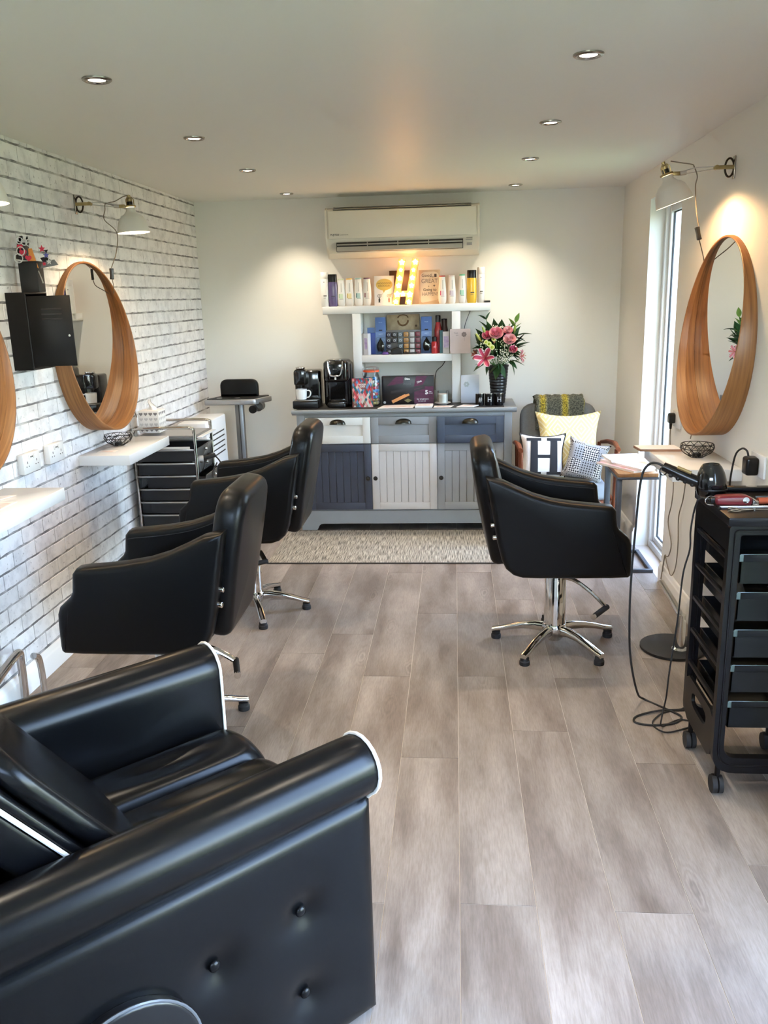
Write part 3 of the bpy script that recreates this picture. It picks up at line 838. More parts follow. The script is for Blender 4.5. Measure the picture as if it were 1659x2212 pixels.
def bottle(label, x, y, z, h, w, bodym, capm, kind, labm=None, markm=None, rot=0.0, group=None):
    t = thing('hair_product_bottle', label, 'bottle', (x, y, z), rot, group)
    r = w/2
    if kind == 'can':
        MB().lathe([(0, 0), (r*.96, 0), (r, .004), (r, h*.80), (r*.985, h*.805)], n=24).build('body', bodym, t)
        MB().lathe([(r*.99, h*.806), (r, h*.81), (r, h-.006), (r*.93, h), (0, h)], n=24, cap=True).build('cap', capm, t)
        pr, sx, sy = r, 1, 1; z0, z1 = .0, h*.8
        prof = lambda zz: r
    elif kind == 'round':
        P = [(0, 0), (r*.80, 0), (r*.90, .006), (r, h*.18), (r*1.0, h*.62), (r*.95, h*.74), (r*.93, h*.76)]
        MB().lathe(P, n=24, sy=.62).build('body', bodym, t)
        MB().lathe([(r*.90, h*.762), (r*.91, h*.77), (r*.91, h-.004), (r*.86, h), (0, h)], n=24, sy=.62).build('cap', capm, t)
        sy = .62; prof = lambda zz: r
    else:   # flat tapering conditioner bottle standing on its rounded foot
        P = [(0, 0), (r*.66, 0), (r*.80, .004), (r*.95, h*.12), (r, h*.25), (r*.97, h*.40), (r*.84, h*.65), (r*.74, h*.85), (r*.70, h*.955)]
        MB().lathe(P, n=28, sy=.55).build('body', bodym, t)
        MB().lathe([(r*.70, h*.957), (r*.72, h*.962), (r*.72, h-.002), (r*.68, h), (0, h)], n=24, sy=.55).build('cap', capm, t)
        sy = .55; prof = lambda zz: r*(1.0 if zz < h*.3 else 1.0-.30*(zz-h*.3)/(h*.6))
    def patch(name, z0, z1, a0, a1, m):
        MB().lathe([(prof(z0)+.0007, z0), (prof((z0+z1)/2)+.0007, (z0+z1)/2), (prof(z1)+.0007, z1)], n=8, a0=R(a0), a1=R(a1), sy=sy, cap=False).build(name, m, t)
    if labm:
        patch('label_print', h*.27, h*.46, 250, 296, labm)
        if markm:
            patch('label_mark', h*.30, h*.46, 238, 250, markm); patch('label_rule', h*.26, h*.268, 246, 300, TXTG)
        patch('brand_mark', h*.52, h*.84, 272, 282, M('print_pale', (.45, .45, .43), .5))
    else:
        patch('print_line', h*.30, h*.335, 255, 300, TXTG if kind != 'round' else markm)
        patch('print_line', h*.25, h*.262, 255, 290, TXTG if kind != 'round' else markm)
        patch('print_emblem', h*.70, h*.725, 262, 275, TXTG) if kind == 'can' else None
    return t
BW = M('bottle_white', (.80, .79, .75), .3)
PURP = M('bottle_purple', (.085, .065, .165), .22, coat=.3)
YELL = M('bottle_yellow', (.72, .46, .035), .25, coat=.2)
lab_green, lab_yel, lab_teal, lab_maroon = M('lab_green', (.60, .72, .52), .5), M('lab_yellow', (.78, .68, .38), .5), M('lab_teal', (.42, .60, .57), .5), M('lab_maroon', (.70, .66, .62), .5)
lab_red, lab_lilac, lab_mint = M('lab_red', (.74, .62, .64), .5), M('lab_lilac', (.66, .61, .69), .5), M('lab_mint', (.40, .66, .55), .5)
mk = lambda n, c: M(n, c, .5)
YS = 6.075
bottle('tall slim white aerosol can at the left end of the top shelf', -.908, YS, TS, .236, .056, BW, M('cap_white', (.82, .81, .78), .3), 'can')
bottle('purple bottle with black cap on the top shelf', -.852, YS, TS, .220, .070, PURP, BLACKP, 'round', markm=mk('print_violet', (.03, .025, .06)))
bottle('white bottle with pale green label next to the purple bottle', -.793, YS, TS, .187, .062, BW, mk('cap_palegreen', (.62, .68, .50)), 'flat', lab_green, mk('m_green', (.35, .5, .3)), group='white conditioner bottles left of the light-up letter')
bottle('white bottle with yellow label and orange cap on the top shelf', -.733, YS, TS, .189, .064, BW, mk('cap_orange', (.80, .48, .10)), 'flat', lab_yel, mk('m_amber', (.55, .36, .05)), group='white conditioner bottles left of the light-up letter')
bottle('white bottle with teal label and grey-green cap on the top shelf', -.670, YS, TS, .190, .065, BW, mk('cap_teal', (.32, .47, .43)), 'flat', lab_teal, mk('m_teal', (.06, .16, .16)), group='white conditioner bottles left of the light-up letter')
bottle('white bottle with maroon mark and plum cap beside the speech-bubble card', -.609, YS, TS, .190, .066, BW, mk('cap_plum', (.17, .08, .12)), 'flat', lab_maroon, mk('m_maroon', (.20, .02, .06)), group='white conditioner bottles left of the light-up letter')
bottle('white bottle with red cap beside the lettered sign', -.082, YS, TS, .190, .058, BW, mk('cap_red', (.55, .09, .10)), 'flat', lab_red, mk('m_red', (.55, .02, .12)), group='white conditioner bottles right of the lettered sign')
bottle('white bottle with pale pink cap between red-capped and green-capped bottles', -.016, YS, TS, .190, .058, BW, mk('cap_pink', (.68, .58, .56)), 'flat', lab_lilac, mk('m_lilac', (.40, .33, .42)), group='white conditioner bottles right of the lettered sign')
bottle('white bottle with green cap beside the yellow bottle', .056, YS, TS, .194, .056, BW, mk('cap_green', (.12, .48, .30)), 'flat', lab_mint, mk('m_mint', (.10, .42, .33)), group='white conditioner bottles right of the lettered sign')
bottle('yellow bottle with black cap on the top shelf', .122, YS, TS, .221, .070, YELL, BLACKP, 'round', markm=mk('print_dark', (.05, .04, .02)))
bottle('tall slim white aerosol can at the right end of the top shelf', .186, YS, TS, .238, .052, BW, M('cap_white', (.82, .81, .78), .3), 'can')
t = MB(); t.box(.208, .249, 6.03, 6.10, TS, TS+.014, .003); tag(t.build('remote_control', BLACKP), 'small flat black remote on the right end of the top shelf', 'remote')

def leaning(name, label, cat, x, y, z, w, h, th, mat, lean=8, rotz=0.0, bev=.0006):
    t = thing(name, label, cat, (x, y, z), rot=Euler((R(-lean), 0, rotz)))
    MB().box(-w/2, w/2, 0, th, 0, h, bev).build('panel', mat, t)
    return t
CARDW = M('card_white', (.82, .80, .77), .55)
cd = leaning('greeting_card', 'white card with gold speech-bubble circle beside the light-up letter', 'card', -.487, 6.045, TS, .140, .202, .004, CARDW, 9)
GOLD = M('gold_print', (.62, .46, .13), .35, .3)
MB().prism([(.058*math.cos(q), .142+.040*math.sin(q)) for q in [2*math.pi*k/36 for k in range(36)]], 'xz', -.0006, -.0001).build('gold_bubble', GOLD, cd)
MB().prism([(-.012, .108), (.012, .108), (-.004, .085)], 'xz', -.0006, -.0001).build('bubble_tail', GOLD, cd)
PRD = M('print_dark_brown', (.10, .07, .03), .6)
text('card_text', 'WOOOOOO', .0165, PRD, cd, (0, -.0008, .150)); text('card_text', 'EXXXXXX!', .0165, PRD, cd, (0, -.0008, .133))
for sx_, mt in ((-.035, M('print_black', (.02, .02, .02), .6)), (.033, M('print_rose', (.35, .14, .10), .6))):
    f = MB(); f.tube([(sx_+.013*math.cos(q), -.0006, .065+.010*math.sin(q)) for q in [2*math.pi*k/20 for k in range(20)]], .0012, 5, closed=True)
    f.sphere((sx_, -.0006, .065), .003, 8, 6); f.box(sx_-.004, sx_+.004, -.001, -.0002, .020, .050)
    for k in range(3): f.box(sx_-.008, sx_+.008, -.001, -.0002, .022+.009*k, .024+.009*k)
    f.tube([(sx_+.010, -.0006, .070), (sx_+.022, -.0006, .080)], .0009, 5)
    f.build('doodle_print', mt, cd)
df = leaning('dark_frame', 'small dark brown frame standing behind the light-up letter', 'frame', -.385, 6.150, TS, .145, .236, .012, M('dark_brown_wood', (.055, .03, .018), .5), 6)
sg = leaning('lettered_sign', 'beige sign with hand lettering GREAT and HAPPEN! on the top shelf', 'sign', -.172, 6.10, TS, .150, .234, .010, M('sign_beige', srgb(206, 180, 146), .6, var=.10, scale=16), 7)
MB().prism(rounded_poly([(-.062, .008), (.064, .030), (.066, .205), (.04, .222), (-.045, .220), (-.066, .200)], .02), 'xz', -.0004, -.0001).build('pale_print', M('sign_pale', srgb(222, 206, 180), .6), sg)
INK = M('sign_ink', (.07, .055, .045), .6); INK2 = M('sign_ink_grey', (.20, .17, .14), .6)
text('sign_text', 'Good', .030, INK, sg, (-.020, -.0008, .196)); text('sign_text', 'things', .013, INK, sg, (.016, -.0008, .188))
MB().box(.034, .050, -.001, -.0003, .184, .206).build('sign_stamp', INK, sg)
text('sign_text', 'GREAT', .040, INK2, sg, (0, -.0008, .157), sx=.93)
text('sign_text', 'is', .015, INK, sg, (-.006, -.0008, .122)); text('sign_text', '+', .026, INK, sg, (.033, -.0008, .124), bold=.001)
text('sign_text', 'Going to', .026, INK, sg, (.002, -.0008, .098), bold=.0004)
text('sign_text', 'HAPPEN!', .035, INK2, sg, (.002, -.0008, .068), sx=.80)

# light-up letter H with star-shaped warm bulbs
LH = thing('marquee_letter', 'light-up letter H with glowing warm star bulbs on the top shelf', 'light', (-.345, 6.03, TS))
BOXM = M('marquee_rust', (.42, .19, .075), .5)
def slab(p0, p1, w, d0, d1, name, mat):
    p0, p1 = Vector(p0), Vector(p1); d = (p1-p0).normalized(); nrm = Vector((d.y, -d.x))
    q = [p0+nrm*w, p1+nrm*w, p1-nrm*w, p0-nrm*w]
    return MB().prism([(v.x, v.y) for v in q], 'xz', d0, d1).build(name, mat, LH)
left = [(-.013, .284), (-.021, .235), (-.031, .180), (-.039, .130), (-.050, .072), (-.061, .022)]
right = [(.080, .284), (.066, .233), (.058, .180), (.051, .128), (.037, .069), (.030, .019)]
slab((-.064, .004), (-.011, .305), .024, .012, .045, 'letter_stroke', BOXM)
slab((.026, .004), (.082, .305), .024, .012, .045, 'letter_stroke', BOXM)
slab((-.045, .075), (.040, .075), .020, .014, .045, 'letter_bar', BOXM)
BULBW = M('warm_bulb', (1, .8, .5), .4, emit=(1.0, .55, .20), estr=26.0)
def star(cx, cz, r, name):
    pts = []
    for k in range(10):
        q = math.pi/2+math.pi*k/5; rr = r if k % 2 == 0 else r*.62
        pts.append((cx+rr*math.cos(q), cz+rr*math.sin(q)))
    o = MB().puff(pts, 'xz', -.008, .012, .004, 2).build(name, BULBW, LH); return o
for i, (px, pz) in enumerate(left+right):
    star(px, pz, (.0205, .014, .0195, .0190, .0235, .018)[i % 6], 'star_bulb')
star(-.010, .073, .019, 'star_bulb')
point('marquee_glow', (0, -.03, .16), 1.6, (1.0, .50, .18), .06, LH)
point('marquee_glow', (0, .09, .19), .9, (1.0, .42, .12), .05, LH)
# ------------------------------------------------------------------ middle shelf
def carton(name, label, cat, x, y, z, w, d, h, mat, rotz=0.0, bev=.0008):
    t = thing(name, label, cat, (x, y, z), rotz)
    MB().box(-w/2, w/2, -d/2, d/2, 0, h, bev).build('carton', mat, t)
    return t
LILW = M('carton_white', (.78, .76, .80), .4); LILG = M('carton_greypanel', (.45, .44, .45), .4)
LILP = M('carton_lilac', (.42, .28, .62), .4, col2=(.70, .62, .80), scale=40); BLUEB = M('carton_blue', (.035, .075, .34), .4)
BLUEP = M('pack_blue', (.10, .18, .42), .35); BLUEP2 = M('pack_lightblue', (.16, .27, .56), .35)
c = carton('colour_carton', 'white and lilac carton with grey side on the left of the middle shelf', 'box', -.628, 6.045, MS, .062, .04, .150, LILW, R(-24))
MB().box(-.0312, -.0308, -.0195, .0195, .003, .147).build('side_print', LILG, c); MB().box(-.031, -.004, -.0206, -.0201, .002, .148).build('grey_print', LILG, c)
MB().box(.002, .024, -.0206, -.0201, .040, .118).build('flower_print', LILP, c)
c = carton('blue_carton', 'dark blue carton behind the lilac carton on the middle shelf', 'box', -.590, 6.115, MS, .055, .05, .150, BLUEB)
MB().box(-.03, .024, -.004, .0, .15, .187).build('header_card', BLUEP, c)
def hair_pack(label, x, y, z, w, h, bl):
    t = thing('brush_pack', label, 'packet', (x, y, z), rot=Euler((R(-5), 0, 0)))
    MB().box(-w/2, w/2, 0, .0015, 0, h, .0003).build('backing_card', BLUEP, t)
    MB().box(-w/2+.001, w/2-.001, -.0012, -.0002, h*.28, h*.60).build('blue_print', BLUEP2, t)
    MB().box(-.012, .012, -.0016, -.0002, h*.635, h*.665, .0003).build('hang_hole', BLACKM, t)
    bb = MB(); bb.lathe([(0, .012), (.014, .012), (.024, .030), (.026, .050), (.022, .072), (.012, .088), (.006, .095), (.006, .105), (0, .106)], n=18, sy=.45)
    bb.xf(Matrix.Translation((0, -.0125, .006))); bb.build('detangling_brush', BLACKM, t)
    bl_ = MB(); bl_.puff(rounded_poly([(-.031, .004), (.031, .004), (.031, .12), (-.031, .12)], .012), 'xz', -.026, -.0015, .006); bl_.build('blister', PANE, t)
    text('pack_text', 'WET', .014, M('print_skyblue', (.45, .62, .85), .4), t, (0, -.0016, h*.54)); text('pack_text', 'brush', .011, M('print_skyblue', (.45, .62, .85), .4), t, (0, -.0016, h*.86))
    return t
hair_pack('blue hanging pack with black brush, left of the polish display', -.524, 6.085, MS, .076, .258, 0)
hair_pack('blue hanging pack with black brush, right of the polish display', -.197, 6.085, MS, .076, .256, 0)
bg = carton('gift_box', 'large beige patterned box standing behind the polish display', 'box', -.365, 6.165, MS, .232, .05, .272, M('box_beige', srgb(176, 158, 128), .55, col2=srgb(150, 132, 104), scale=28))
rg = MB(); rg.tube([(.036*math.cos(q), -.0256, .232+.036*math.sin(q)) for q in [math.pi+math.pi*k/16 for k in range(17)]], .006, 6); rg.tube([(.036*math.cos(q), -.0256, .248+.022*math.sin(q)) for q in [math.pi*k/16 for k in range(17)]], .004, 6)
rg.build('emblem_print', M('emblem_brown', srgb(104, 78, 48), .6), bg); MB().cyl((.093, -.0258, .192), (.093, -.0252, .192), .008, n=16).build('round_sticker', M('sticker_brown', srgb(84, 66, 46), .6), bg)
# display of capsule-shaped pots: four rows of six
dp = thing('polish_display', 'clear display tray holding rows of small coloured pots', 'display', (-.362, 6.075, MS))
MB().box(-.126, .126, -.008, .030, 0, .004, .001).build('tray', PANE, dp); MB().box(-.126, .126, .028, .031, 0, .166, .001).build('tray_back', M('tray_back_grey', (.20, .19, .19), .3), dp)
POTC = [(.030, .030, .050), (.045, .048, .058), (.10, .13, .15), (.42, .20, .045), (.50, .47, .45), (.16, .022, .040)]
potm = [M('pot_%d' % i, c_, .25, coat=.3) for i, c_ in enumerate(POTC)]
RINGM = M('pot_ring', (.55, .55, .58), .3)
rank = ['top', 'second', 'third', 'bottom']; cn = ['dark navy', 'charcoal', 'grey-blue', 'amber', 'silver-grey', 'dark red']
for r_ in range(4):
    for c_ in range(6):
        if (r_, c_) in ((2, 1), (3, 1)): continue
        p = thing('polish_pot', cn[c_]+' pot in the '+rank[r_]+' row of the display tray', 'pot', (-.362-.104+.0415*c_, 6.073, MS+.131-.0405*r_+.004), group='small pots in the display tray')
        MB().puff(rounded_poly([(-.0175, -.016), (.0175, -.016), (.0175, .018), (-.0175, .018)], .007, 3), 'xz', -.004, .026, .004, 3).build('pot', potm[c_], p)
        q = MB(); q.tube([(.0075*math.cos(a_), -.0045, .0075*math.sin(a_)) for a_ in [2*math.pi*k/14 for k in range(14)]], .0014, 5, closed=True); q.build('ring_mark', RINGM if c_ not in (3, 5) else M('ring_dark', (.12, .05, .03), .4), p)
RED = M('bottle_red', (.42, .020, .022), .25, coat=.3)
t = thing('red_spray_bottle', 'tall red bottle with dark cap on the right of the middle shelf', 'bottle', (-.115, 6.10, MS))
MB().lathe([(0, 0), (.023, 0), (.025, .005), (.025, .16), (.020, .19), (.016, .215)], n=20).build('body', RED, t); MB().lathe([(.016, .2155), (.0185, .217), (.0185, .258), (.015, .262), (0, .262)], n=18).build('cap', BLACKP, t)
t = thing('brown_bottle', 'dark brown bottle behind the tall red bottle', 'bottle', (-.072, 6.15, MS))
MB().lathe([(0, 0), (.025, 0), (.026, .16), (.018, .19), (.020, .225), (0, .228)], n=18).build('body', M('bottle_brown', (.07, .035, .03), .3), t); MB().lathe([(.0205, .2255), (.0205, .235), (0, .238)], n=18).build('cap', BLACKP, t)
t = thing('red_spray_bottle', 'short red bottle with dark cap in front of the tall red bottle', 'bottle', (-.141, 6.05, MS))
MB().lathe([(0, 0), (.020, 0), (.0215, .004), (.0215, .075), (.017, .084)], n=20).build('body', RED, t); MB().lathe([(.0165, .0845), (.0165, .112), (.013, .116), (0, .116)], n=18).build('cap', BLACKP, t)
carton('teal_carton', 'narrow teal carton beside the right-hand lilac carton', 'box', -.092, 6.065, MS, .022, .05, .158, M('carton_teal', (.06, .16, .19), .4))
c = carton('colour_carton', 'white and lilac carton beside the right upright of the middle shelf', 'box', -.058, 6.045, MS, .046, .04, .150, LILW)
MB().box(-.017, .018, -.0206, -.0201, .040, .118).build('flower_print', LILP, c)
t = thing('purple_clip', 'small purple hair clip on the middle shelf edge', 'clip', (-.488, 6.03, MS))
cl = MB().puff(rounded_poly([(-.027, 0), (.027, 0), (.020, .018), (-.012, .022)], .006), 'xz', -.010, .010, .004); cl.build('jaw', M('clip_purple', (.10, .03, .22), .3), t)
t = thing('black_brush_head', 'black hair clips heaped before the polish pots', 'clip', (-.408, 6.03, MS))
MB().puff(rounded_poly([(-.048, 0), (.048, 0), (.040, .034), (.012, .050), (-.03, .040)], .014), 'xz', -.012, .014, .008).build('body', BLACKM, t)
t = thing('black_comb', 'flat black comb lying before the silver pots', 'comb', (-.325, 6.03, MS))
k = MB(); k.box(-.032, .060, -.003, .003, .006, .014, .001)
for i in range(18): k.box(-.031+.005*i, -.029+.005*i, -.002, .002, 0, .007)
k.build('comb_body', BLACKP, t)
lc = thing('gift_card_board', 'pale pink card with grey flower print propped against the right upright', 'card', (.041, 5.985, MS), rot=Euler((R(-4), 0, 0)))
MB().prism(rounded_poly([(-.071, 0), (.071, 0), (.071, .168), (-.071, .168)], .006), 'xz', 0, .003).build('card', M('card_pink', srgb(196, 180, 176), .55), lc)
fp = MB()
for k in range(7):
    q = 2*math.pi*k/7; fp.prism([(.026+.010*math.cos(q)+.008*math.cos(s_), .130+.010*math.sin(q)+.008*math.sin(s_)) for s_ in [2*math.pi*j/10 for j in range(10)]], 'xz', -.0005-.00003*k, -.0001)
fp.box(.027, .0285, -.0005, -.0001, .085, .125); fp.build('flower_print', M('print_taupe', srgb(120, 108, 106), .6), lc)
text('card_text', 'Thank', .012, TXTG, lc, (-.030, -.0006, .140)); text('card_text', 'you', .012, TXTG, lc, (-.022, -.0006, .126))

# ------------------------------------------------------------------ on the sideboard
# capsule coffee machine
t = thing('capsule_coffee_machine', 'small black capsule coffee machine at the left end of the sideboard', 'coffee machine', (-1.030, 5.93, CT))
MB().box(-.098, .085, -.02, .13, 0, .255, .018, 3).build('tank_body', BLACKG, t)
MB().box(-.100, .080, -.125, .02, 0, .052, .006).build('drip_base', BLACKP, t); MB().box(-.092, .072, -.12, -.03, .0525, .0555, .001).build('drip_grid', STEEL, t)
MB().puff(rounded_poly([(-.092, .155), (-.010, .155), (.0, .255), (-.02, .272), (-.07, .272), (-.092, .255)], .02), 'xz', -.085, -.02, .012).build('brew_head', BLACKG, t)
MB().cyl((-.05, -.06, .135), (-.05, -.06, .156), .014, n=16).build('spout', BLACKP, t)
MB().puff([(.034*math.cos(q)-.046, .036*math.sin(q)-.05) for q in [2*math.pi*k/24 for k in range(24)]], 'xy', .270, .284, .006).build('lever_cap', CHROME, t)
t = thing('coffee_mug', 'white mug standing on the capsule coffee machine drip tray', 'mug', (-1.075, 5.862, CT+.0558))
MB().lathe([(0, 0), (.030, 0), (.036, .004), (.041, .072), (.0405, .075), (.0385, .074), (.034, .008), (0, .006)], n=28).build('cup', GLOSSW, t)
MB().tube([(.037, 0, .064), (.060, 0, .062), (.066, 0, .042), (.054, 0, .020), (.034, 0, .014)], .0048, 8, smooth=5).build('handle', GLOSSW, t)
# pod brewer
t = thing('pod_coffee_brewer', 'tall black pod coffee brewer with chrome collar beside the shelf upright', 'coffee machine', (-.822, 5.92, CT))
out = rounded_poly([(-.100, -.02), (.100, -.02), (.100, .16), (-.100, .16)], .05, 6)
MB().puff(out, 'xy', 0, .305, .02, bulge=0).build('body', BLACKG, t)
hd_ = rounded_poly([(-.088, -.105), (.088, -.105), (.095, .12), (-.095, .12)], .055, 6)
MB().puff(hd_, 'xy', .175, .325, .028).build('brew_head', BLACKG, t)
MB().puff(rounded_poly([(-.07, -.10), (.07, -.10), (.07, 0), (-.07, 0)], .045, 6), 'xy', 0, .030, .008).build('drip_tray', BLACKP, t)
MB().puff(rounded_poly([(-.055, -.092), (.055, -.092), (.055, -.02), (-.055, -.02)], .03, 6), 'xy', .0302, .0335, .001).build('drip_plate', CHROME, t)
col_ = MB(); col_.tube([(-.050, -.098, .318), (-.048, -.1075, .28), (-.036, -.109, .235), (-.02, -.110, .222), (.02, -.110, .222), (.036, -.109, .235), (.048, -.1075, .28), (.050, -.098, .318)], .0085, 8, smooth=4, flat=.6); col_.build('chrome_collar', CHROME, t)
MB().puff([(.050*math.cos(q), .045*math.sin(q)-.045) for q in [2*math.pi*k/24 for k in range(24)]], 'xy', .324, .331, .003).build('lid', M('dark_chrome', (.35, .35, .35), .18, 1), t)
for k in range(3): MB().cyl((-.012+.012*k, -.110, .268), (-.012+.012*k, -.1035, .268), .003, n=10).build('indicator', CHROME, t)
MB().box(-.006, .006, -.107, -.104, .195, .211).build('logo_mark', GLOSSW, t)

# colourful Good Luck card: patchwork of diamonds
gl = leaning('good_luck_card', 'colourful diamond patchwork card reading GOOD LUCK before the glass jar', 'card', -.640, 5.835, CT, .146, .200, .003, M('patch_base', (.35, .12, .14), .55), 6)
PC = [srgb(196, 60, 66), srgb(226, 150, 150), srgb(150, 128, 104), srgb(40, 96, 108), srgb(96, 140, 186), srgb(142, 30, 60), srgb(206, 200, 190), srgb(120, 70, 62)]
pm = [M('patch_%d' % i, c_, .55) for i, c_ in enumerate(PC)]
rp = random.Random(11); s_ = .0175
cells = {i: MB() for i in range(len(pm))}
for i in range(-1, 10):
    for j in range(-1, 13):
        cx_, cz_ = -.073+s_*(i+(.5 if j % 2 else 0)), s_*j*.98
        q = [(cx_, cz_-s_*.5*1.9), (cx_+s_*.5, cz_), (cx_, cz_+s_*.5*1.9), (cx_-s_*.5, cz_)]
        q = [(max(-.0725, min(.0725, u)), max(.0005, min(.1995, v))) for u, v in q]
        ar = abs(sum(q[k][0]*q[(k+1) % 4][1]-q[(k+1) % 4][0]*q[k][1] for k in range(4)))
        if ar < 2e-5: continue
        cells[rp.randrange(len(pm))].prism(q, 'xz', -.00045-.00001*(j % 5), -.00005)
for i, mb in cells.items():
    if mb.v: mb.build('patchwork_print', pm[i], gl, smooth=False)['kind'] = 'stuff'
MB().prism([(.030*math.cos(q), .148+.030*math.sin(q)) for q in [math.pi/2*k+math.pi/2 for k in range(4)]], 'xz', -.0009, -.0005).build('title_patch', M('title_brown', srgb(140, 84, 78), .55), gl)
WP = M('print_white', (.85, .84, .82), .5)
text('title_text', 'GOOD', .0145, WP, gl, (0, -.0012, .155), bold=.0006); text('title_text', 'LUCK', .0145, WP, gl, (0, -.0012, .141), bold=.0006)
# preserving jar of sweets
t = thing('sweet_jar', 'glass clip-top jar with orange seal, full of wrapped sweets', 'jar', (-.583, 5.925, CT))
MB().lathe([(0, 0), (.056, 0), (.062, .008), (.062, .19), (.050, .222), (.047, .232), (.0445, .232), (.047, .220), (.058, .188), (.058, .012), (.052, .005), (0, .005)], n=32).build('glass_body', PANE, t)
MB().lathe([(.048, .234), (.056, .235), (.057, .242), (.056, .247), (.048, .247)], n=32).build('rubber_seal', M('seal_orange', (.72, .10, .03), .4), t)
MB().lathe([(0, .248), (.052, .248), (.054, .252), (.054, .262), (.048, .268), (0, .270)], n=32).build('glass_lid', PANE, t)
MB().tube([(-.057, -.01, .20), (-.060, -.015, .235), (-.058, -.012, .262)], .0018, 6).build('wire_clip', CHROME, t); MB().tube([(.03, -.05, .21), (.035, -.05, .235), (.02, -.048, .265)], .0018, 6).build('wire_clip', CHROME, t)
SW = [M('sweet_blue', (.03, .22, .62), .3), M('sweet_white', (.80, .80, .82), .3), M('sweet_red', (.62, .03, .06), .3), M('sweet_sky', (.12, .42, .70), .3), M('sweet_green', (.10, .42, .15), .3), M('sweet_pink', (.75, .25, .35), .3), M('sweet_gold', (.55, .42, .15), .35)]
rs_ = random.Random(5); placed = []
zz = .018; idx = 0
while zz < .205:
    ring = [(.040, 9), (.018, 4)]
    for rr, nn in ring:
        ph = rs_.random()*6
        for k in range(nn):
            q = ph+2*math.pi*k/nn
            lim = .040 if zz < .185 else .032
            x_, y_ = min(rr, lim)*math.cos(q), min(rr, lim)*math.sin(q)
            if rr > .03 and y_ > .022: continue
            mi = rs_.choices(range(7), [5, 3, 2, 3, 1, 1, 1])[0] if zz > .06 else rs_.choice([2, 6, 5, 1])
            s = thing('wrapped_sweet', 'wrapped sweet inside the clip-top glass jar', 'sweet', (-.583+x_, 5.925+y_, CT+zz), rs_.random()*6, group='wrapped sweets in the glass jar')
            w = MB(); w.sphere((0, 0, 0), .0125, 10, 6, (1.25, .9, .85)); w.build('wrapper', SW[mi], s)
    zz += .0215; idx += 1
# straightener box
bx = carton('straightener_box', 'wide black and plum box with hair straighteners picture on the sideboard', 'box', -.330, 5.985, CT, .366, .07, .198, M('box_black', (.012, .011, .013), .3))
PLUM = M('box_plum', (.11, .012, .055), .35, col2=(.05, .008, .03), scale=14, stretch=(2, 1, 10))
MB().box(.045, .182, -.0356, -.0351, .004, .125).build('plum_print', PLUM, bx); MB().prism([(-.08, .196), (-.03, .196), (-.03, .150), (-.15, .130)], 'xz', -.0356, -.0351).build('plum_print', PLUM, bx); MB().prism([(.06, .196), (.14, .196), (.10, .125), (.045, .125)], 'xz', -.0355, -.0351).build('plum_print', PLUM, bx)
text('box_text', 'Diva', .020, WP, bx, (-.002, -.0359, .178), bold=.0008); text('box_text', 'Diva', .019, WP, bx, (.082, -.0359, .158), rot=(R(90), R(-22), 0), bold=.0006)
text('box_text', 'heat', .034, M('print_darkgrey', (.10, .095, .10), .4), bx, (-.004, -.0359, .146))
text('box_text', '5', .040, WP, bx, (.132, -.0359, .082), bold=.0014); text('box_text', 'heat', .010, WP, bx, (.158, -.0359, .088)); text('box_text', 'settings', .010, WP, bx, (.160, -.0359, .077))
text('box_text', 'hair straighteners', .012, WP, bx, (.105, -.0359, .036)); text('box_text', 'for every style', .009, WP, bx, (.10, -.0359, .022))
IRON = M('print_iron', (.05, .045, .048), .22); OR = M('print_copper', (.72, .30, .10), .4)
def bar(x0, z0, x1, z1, w, mat, name, y=-.0362):
    d = Vector((x1-x0, z1-z0)).normalized(); nn = Vector((-d.y, d.x))*w
    MB().prism([(x0+nn.x, z0+nn.y), (x1+nn.x, z1+nn.y), (x1-nn.x, z1-nn.y), (x0-nn.x, z0-nn.y)], 'xz', y, -.0352).build(name, mat, bx)
bar(-.120, .085, .12, .130, .008, IRON, 'iron_print'); bar(-.02, .075, .12, .115, .006, IRON, 'iron_print', -.0364); bar(-.112, .018, .008, .074, .011, OR, 'plate_print')
MB().cyl((-.165, -.0358, .016), (-.165, -.0351, .016), .009, n=18).build('seal_print', M('print_silver', (.5, .5, .5), .4), bx)
MB().prism([(0, .040), (.028, .028), (0, .012), (-.028, .028)], 'xz', -.0356, -.0351).build('diamond_print', M('print_olive', (.17, .14, .05), .4), bx)
# candle on saucer
t = thing('saucer', 'small white saucer under the candle', 'dish', (-.084, 5.93, CT))
MB().lathe([(0, 0), (.034, 0), (.036, .003), (.056, .011), (.059, .013), (.056, .014), (.034, .006), (0, .0055)], n=32).build('plate', GLOSSW, t)
t = thing('glass_candle', 'white candle in a clear glass on the saucer', 'candle', (-.084, 5.93, CT+.0062))
MB().lathe([(0, 0), (.034, 0), (.038, .004), (.038, .088), (.0365, .088), (.0362, .006), (0, .005)], n=30).build('glass', PANE, t)
MB().lathe([(0, .0055), (.0355, .0055), (.0355, .066), (.02, .064), (0, .064)], n=28).build('wax', M('wax', (.78, .74, .66), .5), t)
